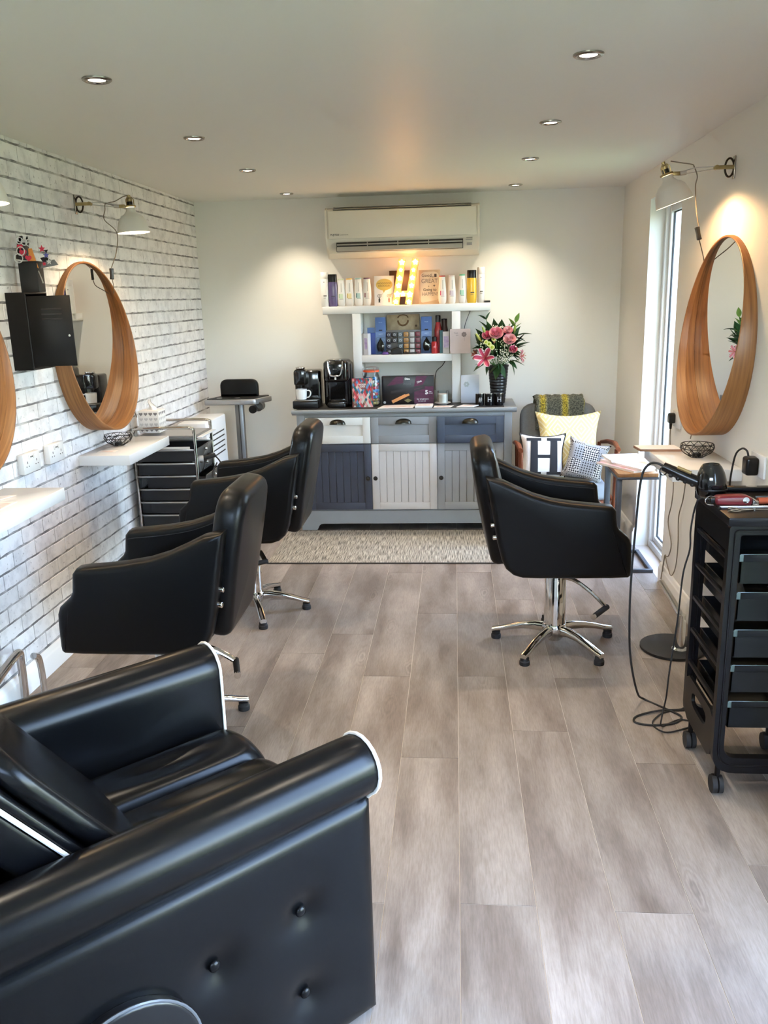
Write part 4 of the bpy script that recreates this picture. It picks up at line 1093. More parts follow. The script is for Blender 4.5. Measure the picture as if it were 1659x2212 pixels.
# leaflets
PAPER = M('paper', (.80, .77, .74), .5); PAPERP = M('paper_print', (.70, .50, .45), .5, col2=(.78, .74, .70), scale=30)
def leaflet(label, pts, z, n=1, pr=None, name='leaflet'):
    cx_ = sum(p[0] for p in pts)/len(pts); cy_ = sum(p[1] for p in pts)/len(pts)
    t = thing(name, label, 'paper', (cx_, cy_, z))
    MB().prism([(p[0]-cx_, p[1]-cy_) for p in pts], 'xy', 0, .0012*n).build('sheet', PAPER, t, smooth=False)
    if pr: MB().prism([((p[0]-cx_)*pr, (p[1]-cy_)*pr*.9) for p in pts], 'xy', .0012*n, .0012*n+.0003).build('print', PAPERP, t, smooth=False)
    return t
leaflet('open white and pink magazine lying at the front of the sideboard', [(-.528, 5.735), (-.285, 5.738), (-.275, 5.90), (-.495, 5.90)], CT, 3, .8, 'magazine')
leaflet('stack of small pink and white cards in the middle of the sideboard front', [(-.273, 5.745), (-.155, 5.748), (-.150, 5.88), (-.265, 5.88)], CT, 10, .7, 'card_stack')
leaflet('small pink and white leaflet in front of the candle', [(-.145, 5.742), (-.03, 5.745), (-.005, 5.83), (-.14, 5.83)], CT, 2, .7)
leaflet('fanned white leaflets beside the pale blue card', [(.012, 5.745), (.125, 5.735), (.165, 5.82), (.06, 5.85)], CT, 4, .6)
wc = leaning('blue_card', 'pale blue-white card leaning between the shelf upright and the vase', 'card', .108, 5.975, CT, .128, .196, .004, M('card_blue', srgb(196, 203, 214), .55), 8)
fp = MB()
for k in range(6):
    q = 2*math.pi*k/6; fp.prism([(-.025+.012*math.cos(q)+.008*math.cos(s), .130+.012*math.sin(q)+.008*math.sin(s)) for s in [2*math.pi*j/10 for j in range(10)]], 'xz', -.0004-.00003*k, -.0001)
fp.build('flower_print', M('print_sage', srgb(160, 168, 172), .6), wc)
# three black pots with #, H, H
for x_, ch, lb in ((.173, '#', 'black candle pot marked #'), (.236, 'H', 'black candle pot marked H in the middle of three'), (.302, 'H', 'black candle pot marked H before the flower vase')):
    t = thing('letter_pot', lb, 'candle pot', (x_, 5.845 if ch == '#' else 5.835, CT), group='black letter pots')
    MB().lathe([(0, 0), (.0285, 0), (.0305, .003), (.0305, .078), (.0285, .078), (.0285, .010), (0, .010)], n=28).build('pot', BLACKP, t)
    MB().lathe([(.0286, .0781), (.0306, .0781), (.0306, .0815), (.0286, .0815)], n=28).build('rim', CHROME, t)
    tx = text('letter_print', ch, .050, M('print_silverwhite', (.55, .55, .55), .35), t, (.002, -.0312, .040), sx=.85)
# lamp/marquee cord running down behind the shelves
def loc_pts(o, pts): return [tuple(Vector(p)-o.location) for p in pts]
cb = MB(); cb.tube(loc_pts(LH, [(.125, 6.19, 1.53), (.095, 6.195, 1.46), (.075, 6.20, 1.40), (.065, 6.205, 1.34)]), .0022, 6, smooth=5)
cb.build('cord', RUBBER, LH)
cb = MB(); cb.tube(loc_pts(LH, [(-.065, 6.19, 1.16), (-.09, 6.195, 1.12), (-.13, 6.19, 1.085), (-.142, 6.18, 1.03), (-.142, 6.15, .95)]), .0022, 6, smooth=5)
cb.build('cord', RUBBER, LH)

# ------------------------------------------------------------------ vase of flowers
VX, VY = .303, 5.955
t = thing('flower_vase', 'tapered black ribbed vase holding the bouquet', 'vase', (VX, VY, CT))
prof = [(0, 0), (.046, 0), (.048, .004)]
for k in range(11):
    z0 = .02+.0205*k; r0 = .048+.022*z0/.25
    prof += [(r0, z0), (r0+.0012, z0+.007), (r0+.0012, z0+.013), (r0, z0+.0195)]
prof += [(.072, .252), (.074, .262), (.069, .262), (.066, .24), (.045, .02), (0, .02)]
MB().lathe(prof, n=28).build('vase', M('vase_black', (.012, .014, .018), .3), t, ang=60)
LEAFD = M('leaf_dark', (.028, .085, .024), .4, var=.35, scale=30); LEAFL = M('leaf_light', (.17, .30, .055), .42, var=.25, scale=30); STEMG = M('stem_green', (.06, .15, .03), .5)
def leaf_mesh(L, W, bend, fold=.25):
    L *= 1.12; W *= 1.2
    def fn(u, v):
        w = W*math.sin(math.pi*min(1, u*1.02)**.75)*(2*v-1)
        return (L*u, w, bend*L*u*u+abs(2*v-1)*W*fold*math.sin(math.pi*u))
    m = MB(); m.grid(fn, 8, 4)
    o = len(m.v); m.grid(lambda u, v: tuple(Vector(fn(u, v))-Vector((0, 0, .0008))), 8, 4)
    return m
def orient(d, roll=0.0):
    d = Vector(d).normalized(); q = d.to_track_quat('X', 'Z'); return q.to_matrix().to_4x4() @ Matrix.Rotation(roll, 4, 'X')
rf = random.Random(21)
# leafy stems: each a thing with its stem and leaves
def sprig(label, base, tip, leaves, mat):
    t = thing('foliage_sprig', label, 'leaf stem', base, group='leafy stems in the bouquet')
    b = Vector((0, 0, 0)); e = Vector(tip)-Vector(base)
    pts = [b, e*.5+Vector((0, 0, .015)), e]
    MB().tube(pts, .0022, 6, smooth=4).build('stem', STEMG, t)
    for (f, d, L, W, bend) in leaves:
        o = leaf_mesh(L, W, bend).xf(Matrix.Translation(e*f+Vector((0, 0, .015*4*f*(1-f)))) @ orient(d, rf.uniform(-.4, .4))).build('leaf', mat, t, ang=80)
    return t
def px(u, v, y=5.93):   # bouquet layout in metres, u right and v up from the vase mouth
    return (VX+u, y, CT+.262+v)
rimz = CT+.262
def lf(dx, dz, L, W=.016, bend=-.15, dy=-.35, f=1.0): return (f, (dx, dy, dz), L, W, bend)
sprig('upright leafy stem at the top right of the bouquet', (VX+.03, VY, rimz-.02), px(.115, .285), [lf(.25, 1, .07, .014), lf(-.5, .9, .07, .013, f=.9), lf(.6, .8, .075, .014, f=.78), lf(-.7, .6, .06, .013, f=.7), lf(.9, .5, .07, .014, f=.6)], LEAFL)
sprig('tall twin-leaf stem at the top left of the bouquet', (VX-.03, VY, rimz-.02), px(-.085, .31), [lf(.35, 1, .06, .013), lf(-.9, .7, .065, .013), lf(-.6, .8, .09, .015, f=.75), lf(.6, .5, .06, .013, f=.6)], LEAFD)
sprig('long leafy stem reaching right in the bouquet', (VX+.03, VY-.02, rimz-.01), px(.125, .20), [lf(1, .25, .095, .017), lf(.9, -.2, .07, .015, f=.9), lf(.3, 1, .06, .013, f=.85), lf(.9, .55, .075, .016, f=.7)], LEAFD)
sprig('leafy stem pointing right below the pink rose', (VX+.02, VY-.03, rimz-.01), px(.085, .105), [lf(.85, .5, .13, .020), lf(1, -.15, .08, .017, f=.9), lf(.9, -.5, .09, .018, f=.7)], LEAFD)
sprig('broad dark leaves spreading low on the right', (VX+.03, VY-.02, rimz-.02), px(.075, .035), [lf(1, -.2, .10, .024), lf(.5, -.9, .10, .016, -.2), lf(.75, -.6, .08, .017, f=.8)], LEAFD)
sprig('broad leaves drooping over the front of the vase', (VX, VY-.06, rimz-.01), px(.0, .02, 5.87), [lf(-.15, -1, .11, .026, .10, -.3), lf(.35, -1, .105, .020, .1, -.3), lf(-.6, -.7, .09, .018, .05, -.3)], LEAFD)
sprig('dark leaves spreading low on the left', (VX-.03, VY-.02, rimz-.02), px(-.075, .035), [lf(-1, -.55, .11, .018), lf(-.95, -.15, .09, .016, f=.9), lf(-.35, -1, .09, .014, f=.7)], LEAFD)
sprig('leaves crossing behind the open lily', (VX-.02, VY-.03, rimz-.01), px(-.10, .12), [lf(-.9, .1, .08, .018), lf(-.5, .9, .10, .018), lf(-.9, -.5, .08, .016, f=.8), lf(.3, 1, .10, .016, f=.7)], LEAFD)
for i in range(13):
    q = i/12*2-1
    sprig('dark inner leaves filling the middle of the bouquet', (VX+.03*q, VY+.01, rimz-.01), px(.098*q, .105+.055*math.cos(q*1.5)+(.03 if i % 2 else 0), 5.965 if i % 2 else 5.94),
          [lf(.7*q+rf.uniform(-.2, .2), 1, .12, .027, -.05, rf.uniform(-.4, .1)), lf(.9*q+.3, .7, .11, .026, -.1, -.4, f=.7), lf(.9*q-.4, .5, .11, .026, -.1, -.5, f=.6), lf(q, -.1, .10, .026, -.1, -.5, f=.5), lf(-.5*q+.2, .35, .10, .026, -.1, -.6, f=.35)], LEAFD)
# roses
def rose(label, c, r, mat, mat2):
    t = thing('rose', label, 'flower', c, group='pink roses in the bouquet')
    MB().tube([(0, 0, 0), (0, .005, -r*1.2), ((VX-c[0])*.75, .02, (rimz-c[2])*.9)], .0022, 6, smooth=4).build('stem', STEMG, t)
    for ringi, (rr, n_, hgt, tilt) in enumerate(((.30, 3, .95, .02), (.55, 4, .9, .10), (.80, 5, .78, .28), (1.0, 6, .62, .5))):
        for k in range(n_):
            q0 = 2*math.pi*k/n_+ringi*.7
            def fn(u, v, rr=rr, q0=q0, n_=n_, hgt=hgt, tilt=tilt):
                q = q0+(u-.5)*2*math.pi/n_*1.45
                rad = r*(rr*.35+rr*.65*math.sin(v*math.pi/2)+tilt*.35*v**3)
                return (rad*math.cos(q), rad*math.sin(q), -r*.55+r*1.15*hgt*v*(1-.16*(2*u-1)**2*v))
            m = MB(); m.grid(fn, 6, 5); m.grid(lambda u, v: tuple(Vector(fn(u, v))*.965), 6, 5)
            m.xf(Matrix.Rotation(R(52), 4, 'X')); m.build('petal', mat if ringi < 3 else mat2, t, ang=80)
    return t
PK1, PK2 = M('rose_pink', (.80, .27, .33), .5), M('rose_palepink', (.86, .46, .47), .5)
PK3, PK4 = M('rose_deep', (.70, .12, .22), .5), M('rose_deep_edge', (.78, .30, .34), .5)
rose('large open pink rose at the top of the bouquet', px(-.02, .222, 5.862), .042, PK1, PK2)
rose('deeper pink rose left of the large rose', px(-.082, .208, 5.868), .031, PK3, PK4)
rose('pale pink rose on the right of the bouquet', px(.070, .180, 5.855), .038, PK2, PK2)
rose('small pink rose at the top right behind the dark bloom', px(.060, .238, 5.885), .028, PK2, PK1)
rose('magenta pink bud rose low on the right', px(.095, .112, 5.86), .026, PK3, PK1)
rose('dark maroon bloom between the pink roses', px(.030, .212, 5.890), .034, M('bloom_dark', (.075, .028, .03), .6), M('bloom_dark2', (.10, .04, .04), .6))
# lilies
def lily(label, c, r, face, mat, edge):
    t = thing('lily', label, 'flower', c, group='pink lilies in the bouquet')
    MB().tube([(0, 0, 0), (0, .03, -.02), ((VX-c[0])*.8, .03, (rimz-c[2])*.9)], .0024, 6, smooth=4).build('stem', STEMG, t)
    om = Vector(face).to_track_quat('Z', 'Y').to_matrix().to_4x4()
    for k in range(6):
        q0 = 2*math.pi*k/6; wd = r*(.30 if k % 2 else .22)
        def fn(u, v, wd=wd, s=1.0):
            w = wd*s*math.sin(math.pi*min(1, .10+.90*u)**.8)*(2*v-1)
            x = r*math.sin(u*1.75)*1.0; z = r*(.62*math.sin(u*2.1)-.1)-r*.30*u*u
            return (x, w, z+abs(2*v-1)*wd*.22)
        a_ = MB(); a_.grid(lambda u, v: fn(u, v), 10, 6); a_.grid(lambda u, v: tuple(Vector(fn(u, v))-Vector((0, 0, .001))), 10, 6)
        a_.xf(om @ Matrix.Rotation(q0, 4, 'Z')); p = a_.build('petal', edge, t, ang=80)
        b = MB(); b.grid(lambda u, v: tuple(Vector(fn(u*.86, v, s=.62))+Vector((0, 0, .0012))), 8, 4); b.xf(om @ Matrix.Rotation(q0, 4, 'Z')); b.build('petal_heart', mat, p, ang=80)
    for k in range(5):
        q = 2*math.pi*k/5; s = MB(); s.tube([(0, 0, 0), (.010*math.cos(q), .010*math.sin(q), r*.5), (.02*math.cos(q), .02*math.sin(q), r*.75)], .0009, 5)
        s.sphere((.02*math.cos(q), .02*math.sin(q), r*.76), .003, 6, 5); s.xf(om); s.build('stamen', M('stamen', (.45, .14, .03), .6), t)
    return t
LP, LE = M('lily_pink', (.52, .06, .12), .5, col2=(.40, .03, .08), scale=40), M('lily_edge', (.84, .64, .64), .5)
lily('open pink lily with white edges at the lower left of the bouquet', px(-.098, .055, 5.85), .072, (-.25, -1, .35), LP, LE)
lily('pink lily seen from the side at the lower right of the bouquet', px(.140, .062, 5.875), .048, (1, -.35, .1), M('lily_pink2', (.62, .20, .22), .5), LE)
lily('brownish pink lily half hidden behind the pink card', px(-.150, .075, 5.93), .040, (-.8, -.5, .1), M('lily_brown', (.30, .09, .07), .5), M('lily_brown_edge', (.42, .20, .16), .5))
# lily buds
for (u, v, d, L, lb, m_) in ((-.118, .165, (-.55, -.3, .8), .075, 'yellow-green lily bud leaning out on the left', M('bud_yellow', (.45, .46, .09), .45)), (-.080, .195, (-.45, -.2, .9), .085, 'green lily bud above the small yellow flowers', M('bud_green', (.26, .36, .06), .45)), (.100, .215, (.2, -.1, 1), .06, 'slim green bud on the upper right', M('bud_green', (.26, .36, .06), .45)), (-.034, .150, (.1, -.6, 1), .045, 'orange-pink bud in the middle of the bouquet', M('bud_orange', (.52, .20, .11), .45))):
    t = thing('lily_bud', lb, 'flower bud', px(u, v, 5.885), group='flower buds in the bouquet')
    m = MB(); m.lathe([(0, 0), (.004, .002), (.0085, L*.3), (.009, L*.55), (.006, L*.85), (.0015, L)], n=10, mat=Vector(d).to_track_quat('Z', 'Y').to_matrix().to_4x4()); m.build('bud', m_, t, ang=80)
    MB().tube([(0, 0, 0), (-Vector(d)*.06)], .0018, 6).build('stem', STEMG, t)
# small yellow-green chrysanthemums
for (u, v, r_, lb) in ((-.088, .162, .015, 'leftmost'), (-.068, .150, .017, 'second from the left'), (-.048, .128, .018, 'lowest'), (-.036, .182, .016, 'highest')):
    t = thing('button_flower', 'small lime-yellow button flower, '+lb+' of the four', 'flower', px(u, v, 5.865), group='lime-yellow button flowers')
    m = MB()
    for k in range(14):
        q = 2*math.pi*k/14; m.sphere((r_*.72*math.cos(q), -.002, r_*.72*math.sin(q)), r_*.34, 6, 4, (1, .45, 1))
    m.build('petals', M('petal_lime', (.72, .70, .26), .5), t); MB().sphere((0, -.004, 0), r_*.5, 10, 6, (1, .5, 1)).build('eye', M('eye_lime', (.45, .52, .04), .5), t)
    MB().tube([(0, 0, 0), (.01, .02, -.05)], .0015, 5).build('stem', STEMG, t)
# gypsophila: uncountable
gm = MB(); rg_ = random.Random(9)
for k in range(210):
    if k < 160: u, v = rg_.gauss(.045, .026), rg_.gauss(.085, .052)
    elif k < 185: u, v = rg_.gauss(-.11, .018), rg_.gauss(.165, .03)
    else: u, v = rg_.gauss(.0, .03), rg_.gauss(.26, .008)
    if v < -.02: continue
    gm.sphere(px(u, v, 5.862+rg_.uniform(-.012, .02)), rg_.uniform(.0024, .0048), 6, 4)
tag(gm.build('babys_breath', M('gypsophila', (.82, .78, .60), .6)), 'cloud of tiny cream baby\'s breath flowers in the bouquet', 'flowers', kind='stuff')
# ------------------------------------------------------------------ round mirrors in deep bent-wood frames
def veneer(name, c1, c2):
    m = bpy.data.materials.new(name); m.use_nodes = True
    nt, n, l, b = nodes_of(m)
    tc = n.new('ShaderNodeTexCoord'); mp = n.new('ShaderNodeMapping'); mp.inputs['Scale'].default_value = (120, 4, 4); l.new(tc.outputs['Object'], mp.inputs[0])
    ns = n.new('ShaderNodeTexNoise'); ns.inputs['Scale'].default_value = 1; ns.inputs['Detail'].default_value = 5; l.new(mp.outputs[0], ns.inputs['Vector'])
    r = n.new('ShaderNodeValToRGB'); e = r.color_ramp.elements; e[0].position = .3; e[0].color = (*c1, 1); e[1].position = .7; e[1].color = (*c2, 1)
    l.new(ns.outputs['Fac'], r.inputs[0]); l.new(r.outputs[0], b.inputs['Base Color']); b.inputs['Roughness'].default_value = .42
    return m
VEN = veneer('walnut_veneer', srgb(120, 78, 42), srgb(156, 106, 60))
MIRR = M('mirror_silver', (.90, .91, .90), .005, 1.0)
def mirror(label, x, y, z, sgn, r=.42):
    t = thing('round_mirror', label, 'mirror', (x, y, z), 0, group='round wooden-framed wall mirrors')
    n = 96; th = .009; dm, kk = .070, .050
    def dep(q): return dm-kk*math.sin(q)
    rings = []
    for k in range(n):
        q = 2*math.pi*k/n; c, s = math.cos(q), math.sin(q); d = dep(q)
        sec = [(.001, r), (d-.002, r), (d, r-.002), (d, r-th+.002), (d-.002, r-th), (.001, r-th)]
        rings.append([(sgn*a, b*c, b*s) for a, b in sec])
    f = MB().rings(rings, closed=True).build('frame', VEN, t, ang=50)
    # second layer of bent veneer inside: shows as the thin line along the hoop
    rings = []
    for k in range(n):
        q = 2*math.pi*k/n; c, s = math.cos(q), math.sin(q); d = dep(q)*.56
        sec = [(.0085, r-th+.0002), (d, r-th+.0002), (d, r-th-.0022), (.0085, r-th-.0022)]
        rings.append([(sgn*a, b*c, b*s) for a, b in sec])
    MB().rings(rings, closed=True).build('inner_hoop', VEN, f, ang=40)
    g = MB(); g.cyl((sgn*.002, 0, 0), (sgn*.008, 0, 0), r-th-.0004, n=96); g.build('mirror_glass', MIRR, t)
    return t
mirror('round wooden-framed mirror on the brick wall beside the black cabinet', XL+.0008, 4.222, 1.408, 1)
mirror('round wooden-framed mirror cut by the left edge of the picture', XL+.0008, 2.865, 1.408, 1)
mirror('round wooden-framed mirror on the right wall', XR, 3.838, 1.408, -1, .424)

# ------------------------------------------------------------------ wall lamps
SHADE = M('lamp_shade_cream', (.76, .73, .66), .32); SHIN = M('shade_inner_glow', (.9, .88, .8), .4, emit=(1.0, .80, .55), estr=3.0)  # shade lining emits by itself, standing in for bulb light falling on it
LBULB = M('lamp_bulb', (1, .9, .7), .4, emit=(1, .80, .52), estr=14)
def wall_lamp(label, x, y, z, sgn, tilt, power, color, cord, yaw=0.0):
    """x = wall plane, arm runs away from the wall along sgn*x"""
    t = thing('wall_lamp', label, 'lamp', (x, y, z), 0, group='cream wall lamps on hinged arms')
    X = lambda a: sgn*a
    MB().box(min(X(.0), X(.006)), max(X(.0), X(.006)), -.012, .012, -.045, .045, .002).build('wall_plate', NICKEL, t)
    MB().tube([(X(.022+.018*math.cos(q)), 0, .036*math.sin(q)) for q in [2*math.pi*k/24 for k in range(24)]], .0042, 8, closed=True).build('plate_ring', M('dark_bronze_ring', (.04, .03, .02), .4, .7), t)
    MB().box(min(X(.004), X(.085)), max(X(.004), X(.085)), -.009, .009, -.006, .009, .002).build('clamp_bar', BRASS, t)
    MB().cyl((X(.075), -.012, .002), (X(.075), .012, .002), .009, n=14).build('pivot', BRASS, t)
    ar = MB(); ar.tube([(X(.078), -.006, .006), (X(.16), -.004, .004), (X(.215), 0, -.010)], .0022, 6); ar.tube([(X(.078), .006, -.002), (X(.14), .004, -.010), (X(.215), 0, -.020)], .0022, 6)
    ar.build('rod_arm', STEEL, t)
    MB().cyl((X(.196), 0, -.014), (X(.222), 0, -.016), .009, n=12).build('arm_knuckle', STEEL, t); MB().box(min(X(.222), X(.250)), max(X(.222), X(.250)), -.007, .007, -.024, -.008, .002).build('brass_link', BRASS, t)
    hd = Matrix.Translation((X(.276), 0, -.018)) @ Matrix.Rotation(tilt, 4, 'Y')
    MB().lathe([(.0, -.004), (.026, -.004), (.028, 0), (.026, .004), (.0, .004)], n=24, mat=hd).build('brass_collar', BRASS, t)
    hb = MB(); hb.lathe([(.0, .004), (.013, .004), (.013, .034), (.008, .040), (.008, .052), (0, .052)], n=18, mat=hd); hb.build('bulb_holder', BRASS, t)
    MB().lathe([(.0135, .006), (.0142, .008), (.0142, .020), (.0135, .022)], n=18, mat=hd).build('switch_band', BLACKP, t)
    for q in (0, R(120), R(240)):
        g = MB(); g.tube([hd @ Vector((.020*math.cos(q), .020*math.sin(q), .002)), hd @ Vector((.021*math.cos(q), .021*math.sin(q), .030)), hd @ Vector((.010*math.cos(q), .010*math.sin(q), .042))], .0024, 6); g.build('cage_rib', BRASS, t)
    pr = [(.021, -.006), (.023, -.020), (.032, -.033), (.048, -.043), (.060, -.056), (.068, -.074), (.0735, -.098), (.078, -.122)]
    sh = MB(); sh.lathe(pr+[(r_-.0015, z_) for r_, z_ in reversed(pr)], n=36, mat=hd, cap=False); sh.build('shade', SHADE, t, ang=60)
    si = MB(); si.lathe([(r_-.0022, z_-.0005) for r_, z_ in pr], n=36, mat=hd, cap=False); si.build('shade_lining', SHIN, t, ang=60)
    bb = MB(); bb.lathe([(0, -.105), (.018, -.098), (.0235, -.082), (.020, -.062), (.012, -.045), (.012, -.02), (0, -.02)], n=18, mat=hd); bb.build('bulb', LBULB, t)
    dirv = (hd.to_3x3() @ Vector((0, 0, -1)))
    spot('lamp_beam', hd @ Vector((0, 0, -.112)), power, color, 158, .35, .035, direction=dirv, parent=t)
    c_ = MB(); c_.tube(cord, .0023, 6, smooth=5); c_.build('cord', GREYC, t)
    return t
LAMPC = (1.0, .70, .40)
def lamp_tail(t, sw, rot, tails):
    """in-line switch and the rest of the cord, given in room coordinates"""
    m = MB().puff(rounded_poly([(-.0105, -.028), (.0105, -.028), (.0085, 0), (.0105, .028), (-.0105, .028), (-.0085, 0)], .004), 'xz', -.007, .007, .003)
    m.xf(Matrix.Translation(Vector(sw)-t.location) @ Euler(rot).to_matrix().to_4x4()); m.build('cord_switch', BLACKP, t)
    for p in tails: MB().tube(loc_pts(t, p), .0023, 6, smooth=5).build('cord', GREYC, t)
l1 = wall_lamp('cream wall lamp on the brick wall above the round mirror', XL+.0008, 4.222, 2.095, 1, R(-3), 13.0, LAMPC,
          [(.276, 0, .034), (.245, 0, .028), (.20, .0, .008), (.155, 0, .0), (.148, 0, -.03), (.14, .0, -.075), (.165, .08, -.13), (.12, .16, -.22), (.064, .215, -.292)])
lamp_tail(l1, (-1.785, 4.440, 1.772), (0, R(3), R(60)), [[(-1.786, 4.442, 1.745), (-1.79, 4.46, 1.715), (-1.815, 4.52, 1.685), (-1.838, 4.56, 1.655)], [(-1.838, 4.60, 1.12), (-1.836, 4.66, 1.05), (-1.835, 4.72, .98)]])
l2 = wall_lamp('cream wall lamp cut by the left edge of the picture', XL+.0008, 2.865, 2.095, 1, R(-3), 13.0, LAMPC,
          [(.276, 0, .034), (.20, .0, .008), (.155, 0, .0), (.148, 0, -.03), (.12, .0, -.1), (.06, .20, -.25)])
l3 = wall_lamp('cream wall lamp on the right wall tilted towards the mirror', XR-.0002, 3.842, 2.100, -1, R(-19), 15.0, (1.0, .58, .26),
          [(-.262, 0, .034), (-.22, 0, .026), (-.175, 0, .018), (-.165, .0, .008), (-.150, .0, -.03), (-.155, .0, -.07), (-.13, .06, -.15), (-.10, .12, -.22)])
lamp_tail(l3, (1.068, 3.972, 1.850), (0, R(-14), 0), [[(1.075, 3.974, 1.822), (1.10, 4.02, 1.785), (1.135, 4.10, 1.74), (1.152, 4.15, 1.70)], [(1.155, 4.13, 1.03), (1.15, 4.14, .98), (1.14, 4.15, .91)]])

# ------------------------------------------------------------------ floating shelves
def float_shelf(label, x0, x1, y0, y1, z):
    o = MB().box(x0, x1, y0, y1, z-.05, z, .0015).build('floating_shelf', GLOSSW); tag(o, label, 'shelf', 'white floating shelves below the mirrors'); return o
float_shelf('white floating shelf under the brick-wall mirror', XL+.0008, -1.588, 3.935, 4.525, .90)
float_shelf('white floating shelf at the left edge of the picture', XL+.0008, -1.590, 2.50, 3.228, .90)
float_shelf('white floating shelf under the right-wall mirror', .888, XR-.0002, 3.455, 3.985, .90)
def wire_bowl(label, x, y, z):
    t = thing('wire_bowl', label, 'bowl', (x, y, z), random.random()*3, group='black wire candle bowls')
    m = MB(); n = 12; lv = []
    for (r_, z_, ph) in ((.028, .003, 0), (.060, .022, .5), (.072, .042, 0), (.068, .060, .5)):
        lv.append([(r_*math.cos(2*math.pi*(k+ph)/n), r_*math.sin(2*math.pi*(k+ph)/n), z_) for k in range(n)])
    for ring in (lv[0], lv[3], lv[2]): m.tube(ring, .0017, 5, closed=True)
    for i in range(3):
        for k in range(n):
            j = k if i % 2 == 0 else (k+1) % n
            a, b = (lv[i][k], lv[i+1][k]); m.tube([a, b], .0014, 5)
            b2 = lv[i+1][(k-1) % n] if i % 2 == 0 else lv[i+1][(k+1) % n]
            m.tube([a, b2], .0014, 5)
    m.build('wire_frame', BLACKM, t)
    MB().lathe([(0, .002), (.019, .002), (.0195, .004), (.0195, .018), (.0175, .018), (.017, .014), (0, .014)], n=18).build('tea_light', BLACKP, t)
wire_bowl('black wire tea-light bowl on the shelf below the brick-wall mirror', -1.755, 4.225, .9002)
wire_bowl('black wire tea-light bowl on the right-wall shelf', 1.055, 3.725, .9002)
leaflet('small printed slip on the brick-wall shelf', [(-1.79, 4.02), (-1.70, 4.02), (-1.70, 4.08), (-1.79, 4.08)], .9002, 1, .7, 'paper_slip')
leaflet('printed papers on the shelf at the left edge of the picture', [(-1.80, 2.70), (-1.66, 2.70), (-1.66, 2.98), (-1.80, 2.98)], .9002, 2, .9, 'paper_sheet')
leaflet('grey leaflet with folded corner on the left-edge shelf', [(-1.83, 2.99), (-1.75, 2.99), (-1.72, 3.09), (-1.80, 3.07)], .9002, 2, None, 'paper_sheet')
# tissue box with grey hearts
tb = thing('tissue_box', 'white tissue box with grey heart pattern on the chrome trolley', 'tissue box', (-1.735, 4.69, .9005))
MB().box(-.06, .06, -.06, .06, 0, .125, .002).build('box', M('tissue_card', (.80, .79, .78), .5), tb)
def heart(cx_, cz_, s):
    pts = []
    for k in range(20):
        q = 2*math.pi*k/20; pts.append((cx_+s*.0625*16*math.sin(q)**3, cz_+s*.0625*(13*math.cos(q)-5*math.cos(2*q)-2*math.cos(3*q)-math.cos(4*q))))
    return pts
HG = [M('heart_grey', srgb(128, 126, 128), .5), M('heart_pale', srgb(196, 194, 196), .5), M('heart_taupe', srgb(150, 142, 140), .5)]
for r_ in range(4):
    for c_ in range(4):
        MB().prism(heart(-.042+.028*c_, .018+.030*r_, .011), 'xz', -.0606, -.0601).build('heart_print', HG[(r_+(1 if r_ == 2 else 0)) % 3] if r_ != 2 else HG[1], tb)
        MB().prism(heart(-.042+.028*c_, .018+.030*r_, .011), 'yz', .0601, .0606).build('heart_print', HG[(r_) % 3] if r_ != 2 else HG[1], tb)
tm = MB(); tm.grid(lambda u, v: ((u-.5)*.055*(1-v*.75)+.006*math.sin(6*v), (.012*math.sin(7*u+4*v))*(1-v*.4), .124+.062*v), 14, 10); tm.build('tissue', M('tissue_white', (.84, .83, .81), .8), tb, ang=80)
# double sockets
SOCK = M('socket_white', (.80, .80, .79), .25); HOLE = M('socket_hole', (.03, .03, .03), .6)
def socket(label, x, y, z, sgn):
    t = thing('power_socket', label, 'socket', (x, y, z), group='white double wall sockets')
    MB().box(min(0, sgn*.028), max(0, sgn*.028), -.073, .073, -.043, .043, .004).build('box_plate', SOCK, t)
    for s in (-1, 1):
        h = MB(); f0, f1 = sgn*.0282, sgn*.0288
        lo, hi = min(f0, f1), max(f0, f1)
        h.box(lo, hi, s*.040-.002, s*.040+.002, .000, .010); h.box(lo, hi, s*.040-.013, s*.040-.007, -.014, -.010); h.box(lo, hi, s*.040+.007, s*.040+.013, -.014, -.010)
        h.build('pin_holes', HOLE, t)
        sw = MB(); sw.box(min(sgn*.028, sgn*.031), max(sgn*.028, sgn*.031), s*.020-.006, s*.020+.006, .016, .034, .001); sw.build('rocker', SOCK, t)
    for s in (-1, 1): MB().box(min(sgn*.0282, sgn*.0287), max(sgn*.0282, sgn*.0287), s*.006-.0045, s*.006+.0045, .022, .028).build('usb_port', HOLE, t)
    return t
socket('white double socket with USB ports nearest the left picture edge', XL+.0008, 3.43, .968, 1)
socket('white double socket with USB ports nearer the mirror', XL+.0008, 3.665, .968, 1)

# ------------------------------------------------------------------ black wall cabinet with open door
bc = thing('wall_locker', 'small black metal cabinet on the brick wall with its door swung open', 'cabinet', (XL+.0008, 3.44, 1.358))
BKM = M('locker_black', (.005, .005, .0055), .45, spec=.25)
q = MB(); q.box(0, .083, 0, .006, 0, .318); q.box(0, .083, .192, .198, 0, .318); q.box(0, .083, .006, .192, 0, .006); q.box(0, .083, .006, .192, .312, .318); q.box(0, .004, .006, .192, .006, .312)
q.build('cabinet_body', BKM, bc)
MB().box(.004, .080, .006, .192, .155, .160).build('inner_shelf', BKM, bc)
dr = MB(); dr.box(.086, .272, .004, .010, .016, .302, .001); d_ = dr.build('door', BKM, bc)
for k in range(3): MB().box(.145, .235, .0005, .0042, .205+.020*k, .211+.020*k, .0015).build('louvre_slot', BLACKM, d_)
MB().cyl((.258, -.004, .14), (.258, .004, .14), .005, n=12).build('lock', NICKEL, d_); MB().cyl((.084, .004, .01), (.084, .004, .308), .004, n=8).build('hinge', BKM, bc)
